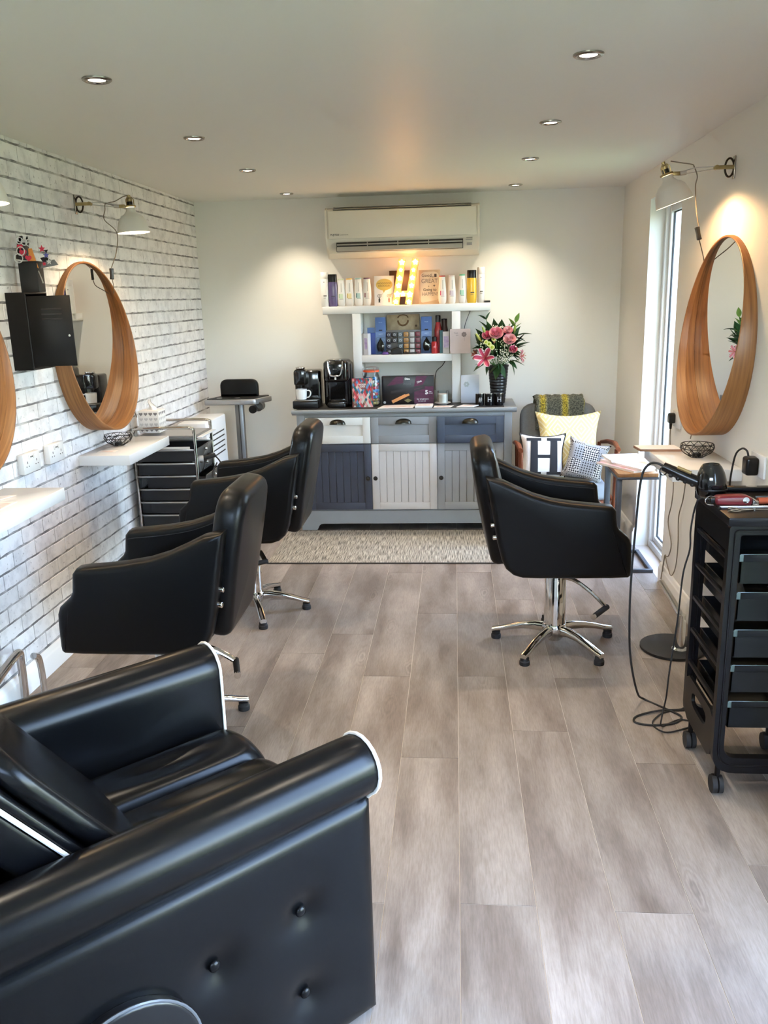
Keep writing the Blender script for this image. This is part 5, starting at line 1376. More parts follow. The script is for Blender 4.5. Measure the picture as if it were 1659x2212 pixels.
# holder with cut-out card shapes on top of the cabinet
ch = thing('card_holder', 'black holder stuffed with photo-booth cut-outs on the black cabinet', 'holder', (XL+.075, 3.545, 1.6765))
MB().box(-.040, .040, -.03, .03, 0, .125, .003).build('holder_box', BLACKM, ch)
props = thing('photo_props', 'cluster of white, red and black paper props above the card holder', 'paper props', (XL+.075, 3.545, 1.802))
PRW, PRR, PRB, PRO, PRG = M('prop_white', (.72, .71, .70), .5), M('prop_red', (.60, .03, .07), .4), M('prop_black', (.015, .014, .02), .5), M('prop_orange', (.70, .27, .06), .5), M('prop_blue', (.10, .10, .34), .5)
MB().box(-.052, -.018, -.02, .02, -.0, .09, .002, mat=Matrix.Rotation(R(12), 4, 'Y')).build('black_card', PRB, props)
for (cx_, cz_, r_, y_) in ((-.018, .040, .017, -.034), (-.030, .012, .018, -.036), (.000, .075, .012, -.030), (-.020, .082, .013, -.031), (.020, .072, .013, -.032)):
    MB().tube([(cx_+r_*math.cos(a_), y_, cz_+r_*math.sin(a_)) for a_ in [2*math.pi*k/20 for k in range(20)]], .0022, 5, closed=True).build('ring_prop', PRW, props)
for (cx_, cz_, s) in ((-.022, .058, .012), (-.012, .034, .016), (.008, .012, .014)): MB().prism(heart(cx_, cz_, s), 'xz', -.029, -.026).build('red_prop', PRR, props)
MB().prism([(.010, .05), (.026, .05), (.045, -.03), (.01, -.005)], 'xz', -.025, -.022).build('orange_prop', PRO, props)
for (cx_, cz_, w_) in ((-.005, .090, .020), (.022, .088, .016), (-.022, .095, .015)): MB().prism(rounded_poly([(cx_-w_, cz_-.016), (cx_+w_, cz_-.016), (cx_+w_, cz_+.010), (cx_-w_, cz_+.010)], .008), 'xz', -.024, -.021).build('white_prop', PRW, props)
def star2(cx_, cz_, r_, m_, y_):
    pts = [(cx_+(r_ if k % 2 == 0 else r_*.45)*math.cos(math.pi/2+math.pi*k/5), cz_+(r_ if k % 2 == 0 else r_*.45)*math.sin(math.pi/2+math.pi*k/5)) for k in range(10)]
    MB().prism(pts, 'xz', y_, y_+.002).build('star_prop', m_, props)
star2(.062, .048, .015, PRR, -.01); star2(.078, .022, .014, PRG, -.012); star2(.066, -.012, .010, PRR, -.013); star2(.088, -.004, .013, PRW, -.014)
MB().prism([(.070, .042), (.088, .044), (.080, .030)], 'xz', -.011, -.009).build('dark_prop', PRB, props)
MB().prism([(.050, .012), (.075, .016), (.098, .0), (.060, -.006)], 'xz', -.010, -.008).build('dark_prop', PRB, props)
MB().prism([(.045, -.030), (.125, -.018), (.110, .004), (.058, -.002)], 'xz', -.009, -.007).build('grey_card', M('prop_grey', (.20, .20, .21), .5), props)
MB().tube([(.040, -.02, -.04), (.052, -.022, -.075), (.056, -.022, -.09)], .003, 6).build('key_chain', STEEL, props)

# ------------------------------------------------------------------ chrome drawer trolley
ct = thing('drawer_trolley', 'chrome-framed trolley with black trays below the brick-wall shelf', 'trolley', (-1.645, 4.60, 0))
for y_ in (0.0, .33):
    MB().tube([(-.178, y_, .075), (-.178, y_, .86), (-.172, y_, .905), (-.145, y_, .928), (.145, y_, .932), (.172, y_, .905), (.178, y_, .86), (.178, y_, .075)], .0085, 10, smooth=4).build('hoop_frame', CHROME, ct)
    for x_ in (-.178, .178):
        w = MB(); w.cyl((x_-.011, y_, .027), (x_+.011, y_, .027), .027, n=18); w.build('castor_wheel', RUBBER, ct)
        MB().cyl((x_, y_, .045), (x_, y_, .078), .007, n=10).build('castor_stem', STEEL, ct)
TRB = M('tray_black', (.014, .014, .016), .35)
TRP = M('tray_front_smoke', (.10, .10, .095), .25)
MB().box(-.165, .185, .012, .318, .862, .882, .004).build('top_tray', M('top_tray_grey', (.16, .16, .16), .35), ct)
MB().box(-.150, .170, .02, .310, .8825, .8835).build('top_mat', M('top_mat_grey', (.30, .31, .33), .35), ct)
MB().box(.185, .215, .02, .310, .868, .876, .002).build('handle_ledge', M('ledge_pale', (.62, .66, .70), .3), ct)
zs = [.800, .722, .648, .572, .496, .420, .344]
for i, z_ in enumerate(zs):
    out_ = .045 if i == 2 else 0.0
    MB().box(-.170, .170, -.0095, -.0015, z_, z_+.010, .002).build('rail', STEEL, ct); MB().box(-.170, .170, .3315, .3395, z_, z_+.010, .002).build('rail', STEEL, ct)
    tr = MB()
    x0_, x1_ = -.165+out_, .175+out_
    tr.box(x0_, x1_, .004, .008, z_-.058, z_+.002); tr.box(x0_, x1_, .322, .326, z_-.058, z_+.002); tr.box(x0_, x0_+.004, .008, .322, z_-.058, z_+.002); tr.box(x0_, x1_, .004, .326, z_-.062, z_-.058)
    tro = tr.build('tray', TRB, ct, smooth=False)
    fp_ = MB(); fp_.box(x1_, x1_+.006, .006, .324, z_-.060, z_+.012, .001, mat=Matrix.Translation((x1_, 0, z_-.02)) @ Matrix.Rotation(R(10), 4, 'Y') @ Matrix.Translation((-x1_, 0, -(z_-.02)))); fp_.build('tray_front', TRP, tro)
    MB().sphere((x1_+.018, .15, z_-.012), .010, 12, 8).build('knob', CHROME, tro)
MB().box(-.15, .15, -.0105, -.0096, .812, .826).build('pale_strip', M('strip_white', (.70, .70, .68), .4), ct)
# dryer lead and roll in an open tray
t = thing('crimper', 'black styling iron with looped lead resting in the open trolley tray', 'styling iron', (-1.455, 4.66, .70))
MB().cyl((-.05, 0, .03), (.05, .10, .045), .017, .013, n=14).build('barrel', BLACKP, t); MB().tube([(.05, .10, .045), (.085, .09, .0), (.09, .05, -.06), (.06, .03, -.085), (.045, .05, -.05), (.06, .10, .0)], .0042, 7, smooth=5).build('lead', RUBBER, t)
t = thing('foil_roll', 'small silver roll lying in the open trolley tray', 'roll', (-1.475, 4.645, .71)); MB().cyl((-.03, .0, .03), (.03, .02, .03), .022, n=20).build('roll', M('roll_grey', (.42, .42, .42), .4), t)
# white panel heater behind the trolley
t = thing('panel_heater', 'white panel heater with slots behind the chrome trolley', 'heater', (-1.70, 5.28, 0))
MB().box(-.075, .115, -.05, .42, .06, .865, .010).build('casing', M('heater_white', (.80, .82, .84), .3), t)
for k in range(5):
    MB().box(.1149, .1158, .0, .36, .62+.035*k, .629+.035*k).build('slot', HOLE, t)
    MB().box(.03, .095, -.0508, -.0499, .68+.025*k, .686+.025*k).build('slot', HOLE, t)
for y_ in (0.0, .36): MB().box(-.06, .11, y_-.02, y_+.02, 0, .0595, .006).build('foot', M('heater_foot', (.5, .5, .5), .4), t)

# ------------------------------------------------------------------ pedestal tray with padded rest
TS_ = thing('pedestal_tray', 'silver pedestal tray with black padded rest in the back left corner', 'tray stand', (-1.535, 5.92, 0))
SILV = M('tray_silver', (.46, .47, .49), .32, .75)
out = rounded_poly([(-.235, -.10), (.135, -.10), (.215, .12), (-.16, .12)], .02, 4)
MB().puff(out, 'xy', .905, .945, .008).build('tray_edge', SILV, TS_)
MB().puff([(u*.93-.001, v*.9) for u, v in out], 'xy', .9452, .950, .002).build('tray_mat', BLACKM, TS_)
MB().puff(rounded_poly([(-.140, .952), (.135, .952), (.137, 1.075), (-.142, 1.075)], [.006, .006, .055, .055], 6), 'xz', .01, .06, .018).build('padded_rest', LEATHER, TS_)
for x_ in (-.07, .06): MB().lathe([(.012, .9505), (.020, .9505), (.020, .953), (.012, .953)], (x_-.06, -.055, 0), n=18).build('cup_ring', STEEL, TS_)
MB().box(-.034, .024, -.016, .030, .04, .905, .004).build('post', M('post_grey', (.26, .27, .28), .35, .7), TS_)
MB().box(-.008, -.002, -.0175, -.0158, .05, .90).build('post_groove', BLACKM, TS_)
MB().puff(rounded_poly([(-.20, -.19), (.20, -.19), (.20, .19), (-.20, .19)], .08), 'xy', 0, .04, .01).build('base_plate', SILV, TS_)
g = MB(); g.cyl((.115, -.10, .872), (.115, -.06, .872), .028, n=22); g.build('clamp_knob', BLACKP, TS_); g = MB(); g.cyl((.145, -.05, .885), (.145, .03, .885), .033, n=22); g.build('roll_holder', M('roll_dark', (.06, .06, .055), .4), TS_)

# ------------------------------------------------------------------ foot rests
t = thing('foot_rest', 'chrome tubular foot rest at the foot of the brick wall', 'foot rest', (-1.60, 2.60, 0))
MB().tube([(-.20, .48, .0), (-.185, .46, .20), (-.165, .40, .262), (-.05, -.05, .285), (.0, -.25, .29)], .017, 12, smooth=5).build('bent_tube', CHROME, t)
MB().tube([(-.12, .50, .0), (-.115, .48, .20), (-.11, .43, .245)], .014, 12, smooth=4).build('support_tube', CHROME, t)
t = thing('foot_rest', 'chrome foot rest with round black base behind the black trolley', 'foot rest', (1.0, 3.715, 0))
MB().lathe([(0, 0), (.140, 0), (.146, .004), (.146, .014), (.138, .018), (0, .020)], n=40).build('round_base', BLACKM, t)
MB().lathe([(.0, .0205), (.036, .0205), (.036, .026), (.022, .032), (.020, .19), (0, .19)], (.018, -.055, 0), n=24).build('column', CHROME, t)
MB().tube([(.018, -.055, .175), (-.005, .03, .225), (-.04, .12, .285)], .015, 12, flat=1.5).build('foot_bar', CHROME, t)

# ------------------------------------------------------------------ rug
def rug_mat():
    m = bpy.data.materials.new('flatweave_rug'); m.use_nodes = True
    nt, n, l, b = nodes_of(m)
    tc = n.new('ShaderNodeTexCoord'); mp = n.new('ShaderNodeMapping'); mp.inputs['Scale'].default_value = (230, 9, 1); l.new(tc.outputs['Object'], mp.inputs[0])
    ns = n.new('ShaderNodeTexNoise'); ns.inputs['Scale'].default_value = 1; ns.inputs['Detail'].default_value = 3; l.new(mp.outputs[0], ns.inputs['Vector'])
    r = n.new('ShaderNodeValToRGB'); e = r.color_ramp.elements; e[0].position = .36; e[0].color = (*srgb(86, 82, 74), 1); e[1].position = .62; e[1].color = (*srgb(186, 177, 160), 1)
    l.new(ns.outputs['Fac'], r.inputs[0]); l.new(r.outputs[0], b.inputs['Base Color']); b.inputs['Roughness'].default_value = .95
    bp = n.new('ShaderNodeBump'); bp.inputs['Strength'].default_value = .5; bp.inputs['Distance'].default_value = .003; l.new(ns.outputs['Fac'], bp.inputs['Height']); l.new(bp.outputs[0], b.inputs['Normal'])
    return m
t = thing('flatweave_rug', 'grey-beige flecked runner rug in front of the sideboard', 'rug', (-.33, 5.37, 0))
MB().box(-.86, .86, -.375, .375, .0003, .007, .001).build('weave', rug_mat(), t)
for s in (-1, 1): MB().box(-.862, .862, s*.379-.006, s*.379+.006, .0002, .008, .002).build('binding', M('rug_binding', (.05, .045, .04), .9), t)
# ------------------------------------------------------------------ right side: reading corner
WOOD = M('chair_wood', srgb(112, 56, 30), .4, var=.25, scale=30, stretch=(1, 1, .15)); GREYF = M('grey_upholstery', srgb(112, 112, 108), .9, var=.12, scale=90, bump=.3, bscale=300)
t = thing('wooden_armchair', 'grey upholstered armchair with wooden arms in the back right corner', 'armchair', (.715, 5.62, 0))
o_ = rounded_poly([(-.265, .30), (.265, .30), (.262, .88), (-.262, .88)], [.03, .03, .11, .11], 6)
bk = MB(); bk.puff(o_, 'xz', 0, .085, .035, bulge=.012); bk.xf(Matrix.Translation((0, .09, .02)) @ Matrix.Rotation(R(-12), 4, 'X')); bk.build('back_cushion', GREYF, t, ang=60)
MB().puff(rounded_poly([(-.255, -.30), (.255, -.30), (.255, .18), (-.255, .18)], .05), 'xy', .31, .43, .04, bulge=.012).build('seat_cushion', M('seat_bluegrey', srgb(150, 156, 166), .9, bump=.2, bscale=300), t, ang=60)
for s in (-1, 1):
    MB().tube([(s*.300, .26, .60), (s*.305, .05, .640), (s*.307, -.20, .668), (s*.302, -.34, .655)], [.010, .013, .016, .013], 10, flat=1.4).build('arm_rest', WOOD, t)
    MB().tube([(s*.296, -.30, .0), (s*.296, -.305, .35), (s*.300, -.31, .650)], [.011, .015, .017], 10).build('front_leg', WOOD, t)
    MB().tube([(s*.275, .36, 0), (s*.275, .27, .35), (s*.285, .26, .60)], [.012, .015, .012], 10).build('rear_leg', WOOD, t)
    MB().box(s*.296-.012, s*.296+.012, -.30, .28, .27, .315, .004).build('side_rail', WOOD, t)
MB().box(-.29, .29, -.305, -.275, .265, .315, .004).build('front_rail', WOOD, t); MB().box(-.29, .29, .25, .275, .265, .315, .004).build('rear_rail', WOOD, t)
# knitted throw over the back
def throw_mat():
    m = bpy.data.materials.new('knit_throw'); m.use_nodes = True
    nt, n, l, b = nodes_of(m)
    tc = n.new('ShaderNodeTexCoord'); sx = n.new('ShaderNodeSeparateXYZ'); l.new(tc.outputs['Object'], sx.inputs[0])
    mm = n.new('ShaderNodeMath'); mm.operation = 'MULTIPLY'; mm.inputs[1].default_value = 42; l.new(sx.outputs[0], mm.inputs[0])
    sn = n.new('ShaderNodeMath'); sn.operation = 'SINE'; l.new(mm.outputs[0], sn.inputs[0])
    r = n.new('ShaderNodeValToRGB'); e = r.color_ramp.elements; e[0].position = .2; e[0].color = (*srgb(84, 84, 72), 1); e[1].position = .9; e[1].color = (*srgb(158, 140, 40), 1); q = e.new(.5); q.color = (*srgb(120, 116, 90), 1)
    l.new(sn.outputs[0], r.inputs[0])
    ns = n.new('ShaderNodeTexNoise'); ns.inputs['Scale'].default_value = 130; l.new(tc.outputs['Object'], ns.inputs['Vector'])
    r2 = n.new('ShaderNodeValToRGB'); e = r2.color_ramp.elements; e[0].position = .40; e[0].color = (.35, .35, .33, 1); e[1].position = .58; e[1].color = (1.2, 1.2, 1.15, 1); l.new(ns.outputs['Fac'], r2.inputs[0])
    mx = n.new('ShaderNodeMix'); mx.data_type = 'RGBA'; mx.blend_type = 'MULTIPLY'; mx.inputs['Factor'].default_value = 1; l.new(r.outputs[0], mx.inputs['A']); l.new(r2.outputs[0], mx.inputs['B'])
    l.new(mx.outputs['Result'], b.inputs['Base Color']); b.inputs['Roughness'].default_value = .95
    bp = n.new('ShaderNodeBump'); bp.inputs['Strength'].default_value = .8; bp.inputs['Distance'].default_value = .006; l.new(ns.outputs['Fac'], bp.inputs['Height']); l.new(bp.outputs[0], b.inputs['Normal'])
    return m
th = MB()
path = [(.185, .70), (.205, .80), (.222, .875), (.240, .905), (.285, .915), (.330, .905), (.348, .87), (.345, .76), (.325, .62)]
pp_ = catmull([(0, a_, b_) for a_, b_ in path], 4)
rng_ = random.Random(4)
rings = []
for i, p in enumerate(pp_):
    rings.append([(-.165+.33*k/16+.004*math.sin(i*.9), p.y+.004*math.sin(k*1.7), p.z+.006*math.sin(k*2.1+i*.3)) for k in range(17)])
th.rings(rings, False, False, False)
o2 = len(th.v)
tw = thing('knitted_throw', 'chunky knitted throw in yellow and grey over the armchair back', 'throw', (.715, 5.62, .0)); to = th.build('throw', throw_mat(), tw, ang=80)
md = to.modifiers.new('thickness', 'SOLIDIFY'); md.thickness = .014; md.offset = 1
# cushions
def cushion_mesh(w, h, th_, n=18, pinch=.30):
    def sh(u, v):
        a, b = 2*u-1, 2*v-1
        x = w/2*a*(1-pinch*(1-abs(b)**2)*abs(a)**3*.55); z = h/2*b*(1-pinch*(1-abs(a)**2)*abs(b)**3*.55)
        t_ = th_/2*((1-a**4)*(1-b**4))**.45
        return x, z, t_
    m = MB()
    m.grid(lambda u, v: (sh(u, v)[0], -sh(u, v)[2], sh(u, v)[1]), n, n); m.grid(lambda u, v: (sh(u, v)[0], sh(u, v)[2], sh(u, v)[1]), n, n)
    return m, sh
def cushion(label, loc, rot, w, h, th_, mat):
    t = thing('scatter_cushion', label, 'cushion', loc, rot=rot)
    m, sh = cushion_mesh(w, h, th_); m.build('cover', mat, t, ang=80)
    return t, sh
def zigzag_mat():
    m = bpy.data.materials.new('cushion_yellow'); m.use_nodes = True
    nt, n, l, b = nodes_of(m)
    tc = n.new('ShaderNodeTexCoord'); s = n.new('ShaderNodeSeparateXYZ'); l.new(tc.outputs['Object'], s.inputs[0])
    def mt(op, a, b_=None):
        q = n.new('ShaderNodeMath'); q.operation = op
        for i, v in enumerate((a, b_)):
            if v is None: continue
            if isinstance(v, (int, float)): q.inputs[i].default_value = v
            else: l.new(v, q.inputs[i])
        return q.outputs[0]
    px_ = mt('PINGPONG', s.outputs[0], .075); pz_ = mt('PINGPONG', s.outputs[2], .085)
    d = mt('ADD', px_, mt('MULTIPLY', pz_, .8)); band = mt('SINE', mt('MULTIPLY', d, 235))
    r = n.new('ShaderNodeValToRGB'); e = r.color_ramp.elements; e[0].position = .35; e[0].color = (*srgb(224, 204, 140), 1); e[1].position = .65; e[1].color = (*srgb(238, 228, 196), 1)
    l.new(band, r.inputs[0]); l.new(r.outputs[0], b.inputs['Base Color']); b.inputs['Roughness'].default_value = .85
    return m
def patch_mat():
    m = bpy.data.materials.new('cushion_patchwork'); m.use_nodes = True
    nt, n, l, b = nodes_of(m)
    tc = n.new('ShaderNodeTexCoord')
    mp = n.new('ShaderNodeMapping'); mp.inputs['Rotation'].default_value = (R(90), 0, 0); mp.inputs['Location'].default_value = (.031, 0, .013); l.new(tc.outputs['Object'], mp.inputs[0])
    ck = n.new('ShaderNodeTexChecker'); ck.inputs['Scale'].default_value = 10.5; l.new(mp.outputs[0], ck.inputs['Vector'])
    c1 = n.new('ShaderNodeTexChecker'); c1.inputs['Scale'].default_value = 105; c1.inputs[1].default_value = (.02, .02, .025, 1); c1.inputs[2].default_value = (.62, .60, .57, 1)
    mp2 = n.new('ShaderNodeMapping'); mp2.inputs['Rotation'].default_value = (R(90), 0, R(45)); l.new(tc.outputs['Object'], mp2.inputs[0]); l.new(mp2.outputs[0], c1.inputs['Vector'])
    v = n.new('ShaderNodeTexVoronoi'); v.inputs['Scale'].default_value = 62; v.inputs['Randomness'].default_value = 0; l.new(tc.outputs['Object'], v.inputs['Vector'])
    r = n.new('ShaderNodeValToRGB'); r.color_ramp.interpolation = 'CONSTANT'; e = r.color_ramp.elements; e[0].position = 0; e[0].color = (.03, .03, .035, 1); e[1].position = .30; e[1].color = (.32, .32, .33, 1)
    l.new(v.outputs['Distance'], r.inputs[0])
    mx = n.new('ShaderNodeMix'); mx.data_type = 'RGBA'; l.new(ck.outputs['Fac'], mx.inputs['Factor']); l.new(c1.outputs['Color'], mx.inputs['A']); l.new(r.outputs[0], mx.inputs['B'])
    l.new(mx.outputs['Result'], b.inputs['Base Color']); b.inputs['Roughness'].default_value = .9
    return m
cushion('large pale yellow cushion with a woven diamond pattern on the armchair', (.742, 5.545, .655), (R(-14), 0, 0), .43, .42, .14, zigzag_mat())
hc, sh_ = cushion('white cushion with a large black letter H on the armchair', (.565, 5.44, .585), (R(-12), R(2), R(5)), .30, .30, .11, M('cushion_white', (.78, .77, .76), .85))
def rim(sh, n=24):
    pts = []
    for k in range(n): pts.append(sh(k/n, 0))
    for k in range(n): pts.append(sh(1, k/n))
    for k in range(n): pts.append(sh(1-k/n, 1))
    for k in range(n): pts.append(sh(0, 1-k/n))
    return [(p[0], 0, p[1]) for p in pts]
MB().tube(rim(sh_), .005, 6, closed=True).build('black_piping', BLACKM, hc)
BF = M('felt_black', (.02, .02, .024), .9)
def on_cushion(poly, name):
    # lay a polygon onto the bulging face: subdivide to follow it
    bm = bmesh.new(); vs = [bm.verts.new((u, 0, v)) for u, v in poly]; bm.faces.new(vs)
    bmesh.ops.triangulate(bm, faces=bm.faces[:]); bmesh.ops.subdivide_edges(bm, edges=bm.edges[:], cuts=5, use_grid_fill=True)
    for v in bm.verts:
        a, b = max(-.999, min(.999, v.co.x/.15)), max(-.999, min(.999, v.co.z/.15)); v.co.y = -(.055*((1-a**4)*(1-b**4))**.45)-.0022
    m = MB(); m.add_bm(bm); m.build(name, BF, hc, ang=80)
for s in (-1, 1):
    on_cushion([(s*.038, -.112), (s*.088, -.112), (s*.085, .112), (s*.041, .112)], 'letter_stem')
    on_cushion([(s*.018, .100), (s*.112, .100), (s*.112, .118), (s*.018, .118)], 'letter_serif'); on_cushion([(s*.018, -.118), (s*.112, -.118), (s*.112, -.100), (s*.018, -.100)], 'letter_serif')
on_cushion([(-.045, -.010), (.045, -.010), (.045, .010), (-.045, .010)], 'letter_bar')
cushion('black and white patchwork cushion at the right of the armchair', (.835, 5.40, .560), (R(-14), R(14), R(-6)), .27, .27, .10, patch_mat())

# C-shaped side table with magazines
SLAT = M('steel_dark', (.075, .080, .092), .42, .4)
t = thing('side_table', 'C-shaped side table with wooden top and dark metal frame by the window', 'table', (1.045, 5.02, 0))
TOPZ = .600
MB().box(-.115, .112, -.215, .205, TOPZ-.022, TOPZ, .002).build('table_top', M('table_oak', srgb(150, 108, 66), .4, var=.2, scale=14, stretch=(8, 1, 1)), t)
MB().box(-.118, .115, -.218, .208, TOPZ-.036, TOPZ-.0222, .001).build('top_frame', SLAT, t)
for y_ in (-.205, .155): MB().box(-.116, -.088, y_, y_+.05, .0, TOPZ-.036, .001).build('post', SLAT, t)
for (a0, a1, b0, b1) in ((-.088, .113, -.205, -.183), (-.088, .113, .183, .205), (.091, .113, -.183, .183), (-.114, -.092, -.155, .155)): MB().box(a0, a1, b0, b1, 0, .020, .001).build('foot_bar', SLAT, t)
mag = [('thin magazine with red cover at the bottom of the side table pile', [(.855, 5.10), (1.02, 4.82), (1.14, 4.87), (.98, 5.16)], M('mag_red', (.62, .12, .10), .35, col2=(.80, .78, .76), scale=12)),
       ('open white magazine in the middle of the side table pile', [(.88, 5.12), (1.06, 4.80), (1.15, 4.86), (.99, 5.18)], M('mag_white', (.80, .78, .78), .35, col2=(.70, .55, .62), scale=16)),
       ('white fashion magazine on top of the side table pile', [(.90, 5.20), (.925, 5.00), (1.13, 5.03), (1.12, 5.22)], M('mag_pale', (.82, .80, .80), .35, col2=(.66, .60, .62), scale=22))]
zt = TOPZ+.0002
for lb, pts, mm_ in mag:
    m_ = thing('magazine', lb, 'magazine', (0, 0, zt), group='magazines on the side table')
    MB().prism(pts, 'xy', 0, .012).build('pages', PAPER, m_, smooth=False); MB().prism(pts, 'xy', .0122, .013).build('cover', mm_, m_, smooth=False); zt += .0134
# thin tablet-like board on the right shelf
t = thing('style_board', 'thin brown-edged board lying at the far end of the right-wall shelf', 'board', (0, 0, .9002))
MB().prism([(.845, 3.875), (1.03, 3.865), (1.02, 3.978), (.835, 3.98)], 'xy', 0, .010).build('board', M('board_edge', srgb(150, 110, 84), .5), t, smooth=False); MB().prism([(.847, 3.877), (1.028, 3.867), (1.018, 3.976), (.837, 3.978)], 'xy', .010, .0118).build('glossy_sheet', PAPER, t, smooth=False)
# socket and plug beside the window, adapter beside the trolley
t = thing('power_socket', 'white wall socket between the window and the right-wall mirror', 'socket', (XR, 4.49, .955)); MB().box(-.010, 0, -.073, .073, -.043, .043, .003).build('plate', SOCK, t)
t = thing('mains_plug', 'black plug with cord in the socket beside the window', 'plug', (XR-.0102, 4.525, .955))
MB().puff(rounded_poly([(-.022, -.024), (.022, -.024), (.025, .02), (.012, .030), (-.012, .030), (-.025, .02)], .008), 'yz', -.032, 0, .006).build('plug_body', BLACKP, t)
MB().tube([(-.018, 0, -.022), (-.018, 0, -.055)], [.009, .006], 10).build('strain_relief', BLACKP, t); MB().tube([(-.018, 0, -.05), (-.016, .0, -.12), (-.010, -.02, -.22), (-.006, -.08, -.34), (-.004, -.06, -.45), (-.004, -.01, -.56), (-.004, -.10, -.66), (-.004, -.06, -.74), (-.004, .02, -.78), (-.006, .06, -.94)], .0028, 6, smooth=6).build('cord', GREYC, t)
t = thing('lamp_flex', 'grey flex looping down the right wall under the shelf', 'cord', (XR, 4.2, 0))
MB().tube([(-.012, .02, .845), (-.012, .03, .70), (-.012, .06, .58), (-.012, .12, .47), (-.012, .10, .33), (-.012, .12, .20), (-.012, .20, .125), (-.018, .28, .17), (-.020, .32, .20), (-.024, .36, .05)], .0028, 6, smooth=6).build('flex', GREYC, t)
t = thing('power_adapter', 'black power adapter plugged in at the right picture edge', 'adapter', (XR, 3.275, .955))
MB().box(-.010, 0, -.073, .073, -.043, .043, .003).build('socket_plate', SOCK, t); MB().puff(rounded_poly([(-.028, -.038), (.028, -.038), (.030, .028), (.015, .034), (-.028, .030)], .010), 'yz', -.058, -.0105, .010).build('adapter_body', BLACKP, t)
MB().tube([(-.04, .01, .030), (-.045, .02, .052), (-.055, .045, .056), (-.066, .075, .03), (-.07, .095, -.03), (-.07, .11, -.12), (-.06, .12, -.30)], .0038, 7, smooth=6).build('cord', RUBBER, t)

# ------------------------------------------------------------------ black salon trolley (right foreground)
TX0, TX1, TY0, TY1 = .826, 1.148, 2.520, 2.885
tt = thing('salon_trolley', 'black plastic salon trolley with stacked trays on castors at the right edge', 'trolley', (TX0, TY0, 0))
W_, D_ = TX1-TX0, TY1-TY0
BKT = M('trolley_black', (.0045, .0045, .0055), .32, spec=.25)
def ring_path(x0, x1, z0, z1, r, n=6):
    return rounded_poly([(x0, z0), (x1, z0), (x1, z1), (x0, z1)], [r, r, .012, .012], n)
def u_frame(y0, y1, name):
    o = ring_path(0, W_, .085, .920, .075); i = ring_path(.034, W_-.034, .140, .892, .045)
    def strip(a, b, ya, yb):
        m = MB(); n = len(a); vs = [(u, ya, v) for u, v in a]+[(u, ya, v) for u, v in b]+[(u, yb, v) for u, v in a]+[(u, yb, v) for u, v in b]
        fs = []
        for k in range(n):
            l_ = (k+1) % n; fs += [(k, l_, n+l_, n+k), (2*n+k, 2*n+l_, 3*n+l_, 3*n+k), (k, l_, 2*n+l_, 2*n+k), (n+k, n+l_, 3*n+l_, 3*n+k)]
        return m.add(vs, fs)
    m = strip(o, i, y0, y1)
    f = m.build(name, BKT, tt, ang=40)
    # raised bead running round the hoop
    mid = ring_path(.017, W_-.017, .112, .906, .06)
    MB().tube([(u, y0-.001, v) for u, v in mid], .0036, 6, closed=True).build('bead', BKT, f)
u_frame(0, .028, 'front_frame'); u_frame(D_-.028, D_, 'rear_frame')
# top tray
tp = MB(); tp.box(-.006, W_+.006, -.006, D_+.006, .920, .9475, .004); tp.build('top_board', BKT, tt)
rimm = MB(); rimm.box(-.006, W_+.006, D_-.03, D_+.006, .9475, .962, .003); rimm.box(-.006, .002, .10, D_-.03, .9475, .954, .002); rimm.build('top_rim', BKT, tt)
for k in range(3): MB().lathe([(.010, .9622), (.019, .9622), (.019, .9635), (.010, .9635)], (.10+.075*k, D_-.012, 0), n=16, sy=.6).build('holder_ring', CHROME, tt)
# side panel pieces (left): rails between the frames, lower shaped panel with hand hole
sideT = MB(); sideT.box(0, .010, .028, D_-.028, .838, .919); sideT.build('side_panel_top', BKT, tt, smooth=False)
low = rounded_poly([(.028, .165), (D_-.028, .10), (D_-.028, .285), (.028, .285)], .004)
# lower side panel with slot: build as ring between outline and slot
slot = [(.085+.11*0, 0)]
def slot_ring(n=28):
    pts = []
    for k in range(n):
        q = 2*math.pi*k/n; c_, s_ = math.cos(q), math.sin(q)
        pts.append((.18+.085*math.copysign(abs(c_)**.6, c_), .222+.028*math.copysign(abs(s_)**.6, s_)))
    return pts
def outer_ring(n=28):
    pts = []
    for k in range(n):
        q = 2*math.pi*k/n; c_, s_ = math.cos(q), math.sin(q); m_ = max(abs(c_), abs(s_))
        u = .1825+(.1545)*c_/m_; v = s_/m_
        lo = .095+.0*(u); pts.append((u, .285 if v > .99 else (.120 if v < -.99 else .2025+.0825*v)))
    return pts
for xa, nm in ((.0, 'side_panel'), (W_-.010, 'side_panel')):
    m = MB(); A_, B_ = outer_ring(), slot_ring(); n = 28
    vs = [(xa, u, v) for u, v in A_]+[(xa, u, v) for u, v in B_]+[(xa+.010, u, v) for u, v in A_]+[(xa+.010, u, v) for u, v in B_]
    fs = []
    for k in range(n):
        l_ = (k+1) % n; fs += [(k, l_, n+l_, n+k), (2*n+k, 2*n+l_, 3*n+l_, 3*n+k), (k, l_, 2*n+l_, 2*n+k), (n+k, n+l_, 3*n+l_, 3*n+k)]
    m.add(vs, fs).build(nm, BKT, tt, ang=40)
SMK = M('smoked_plastic', (.006, .007, .0075), .22, spec=.24)
EDGEG = M('tray_edge_glass', (.075, .11, .105), .12, spec=.5)
tray_z = [.812, .690, .567, .448, .324]
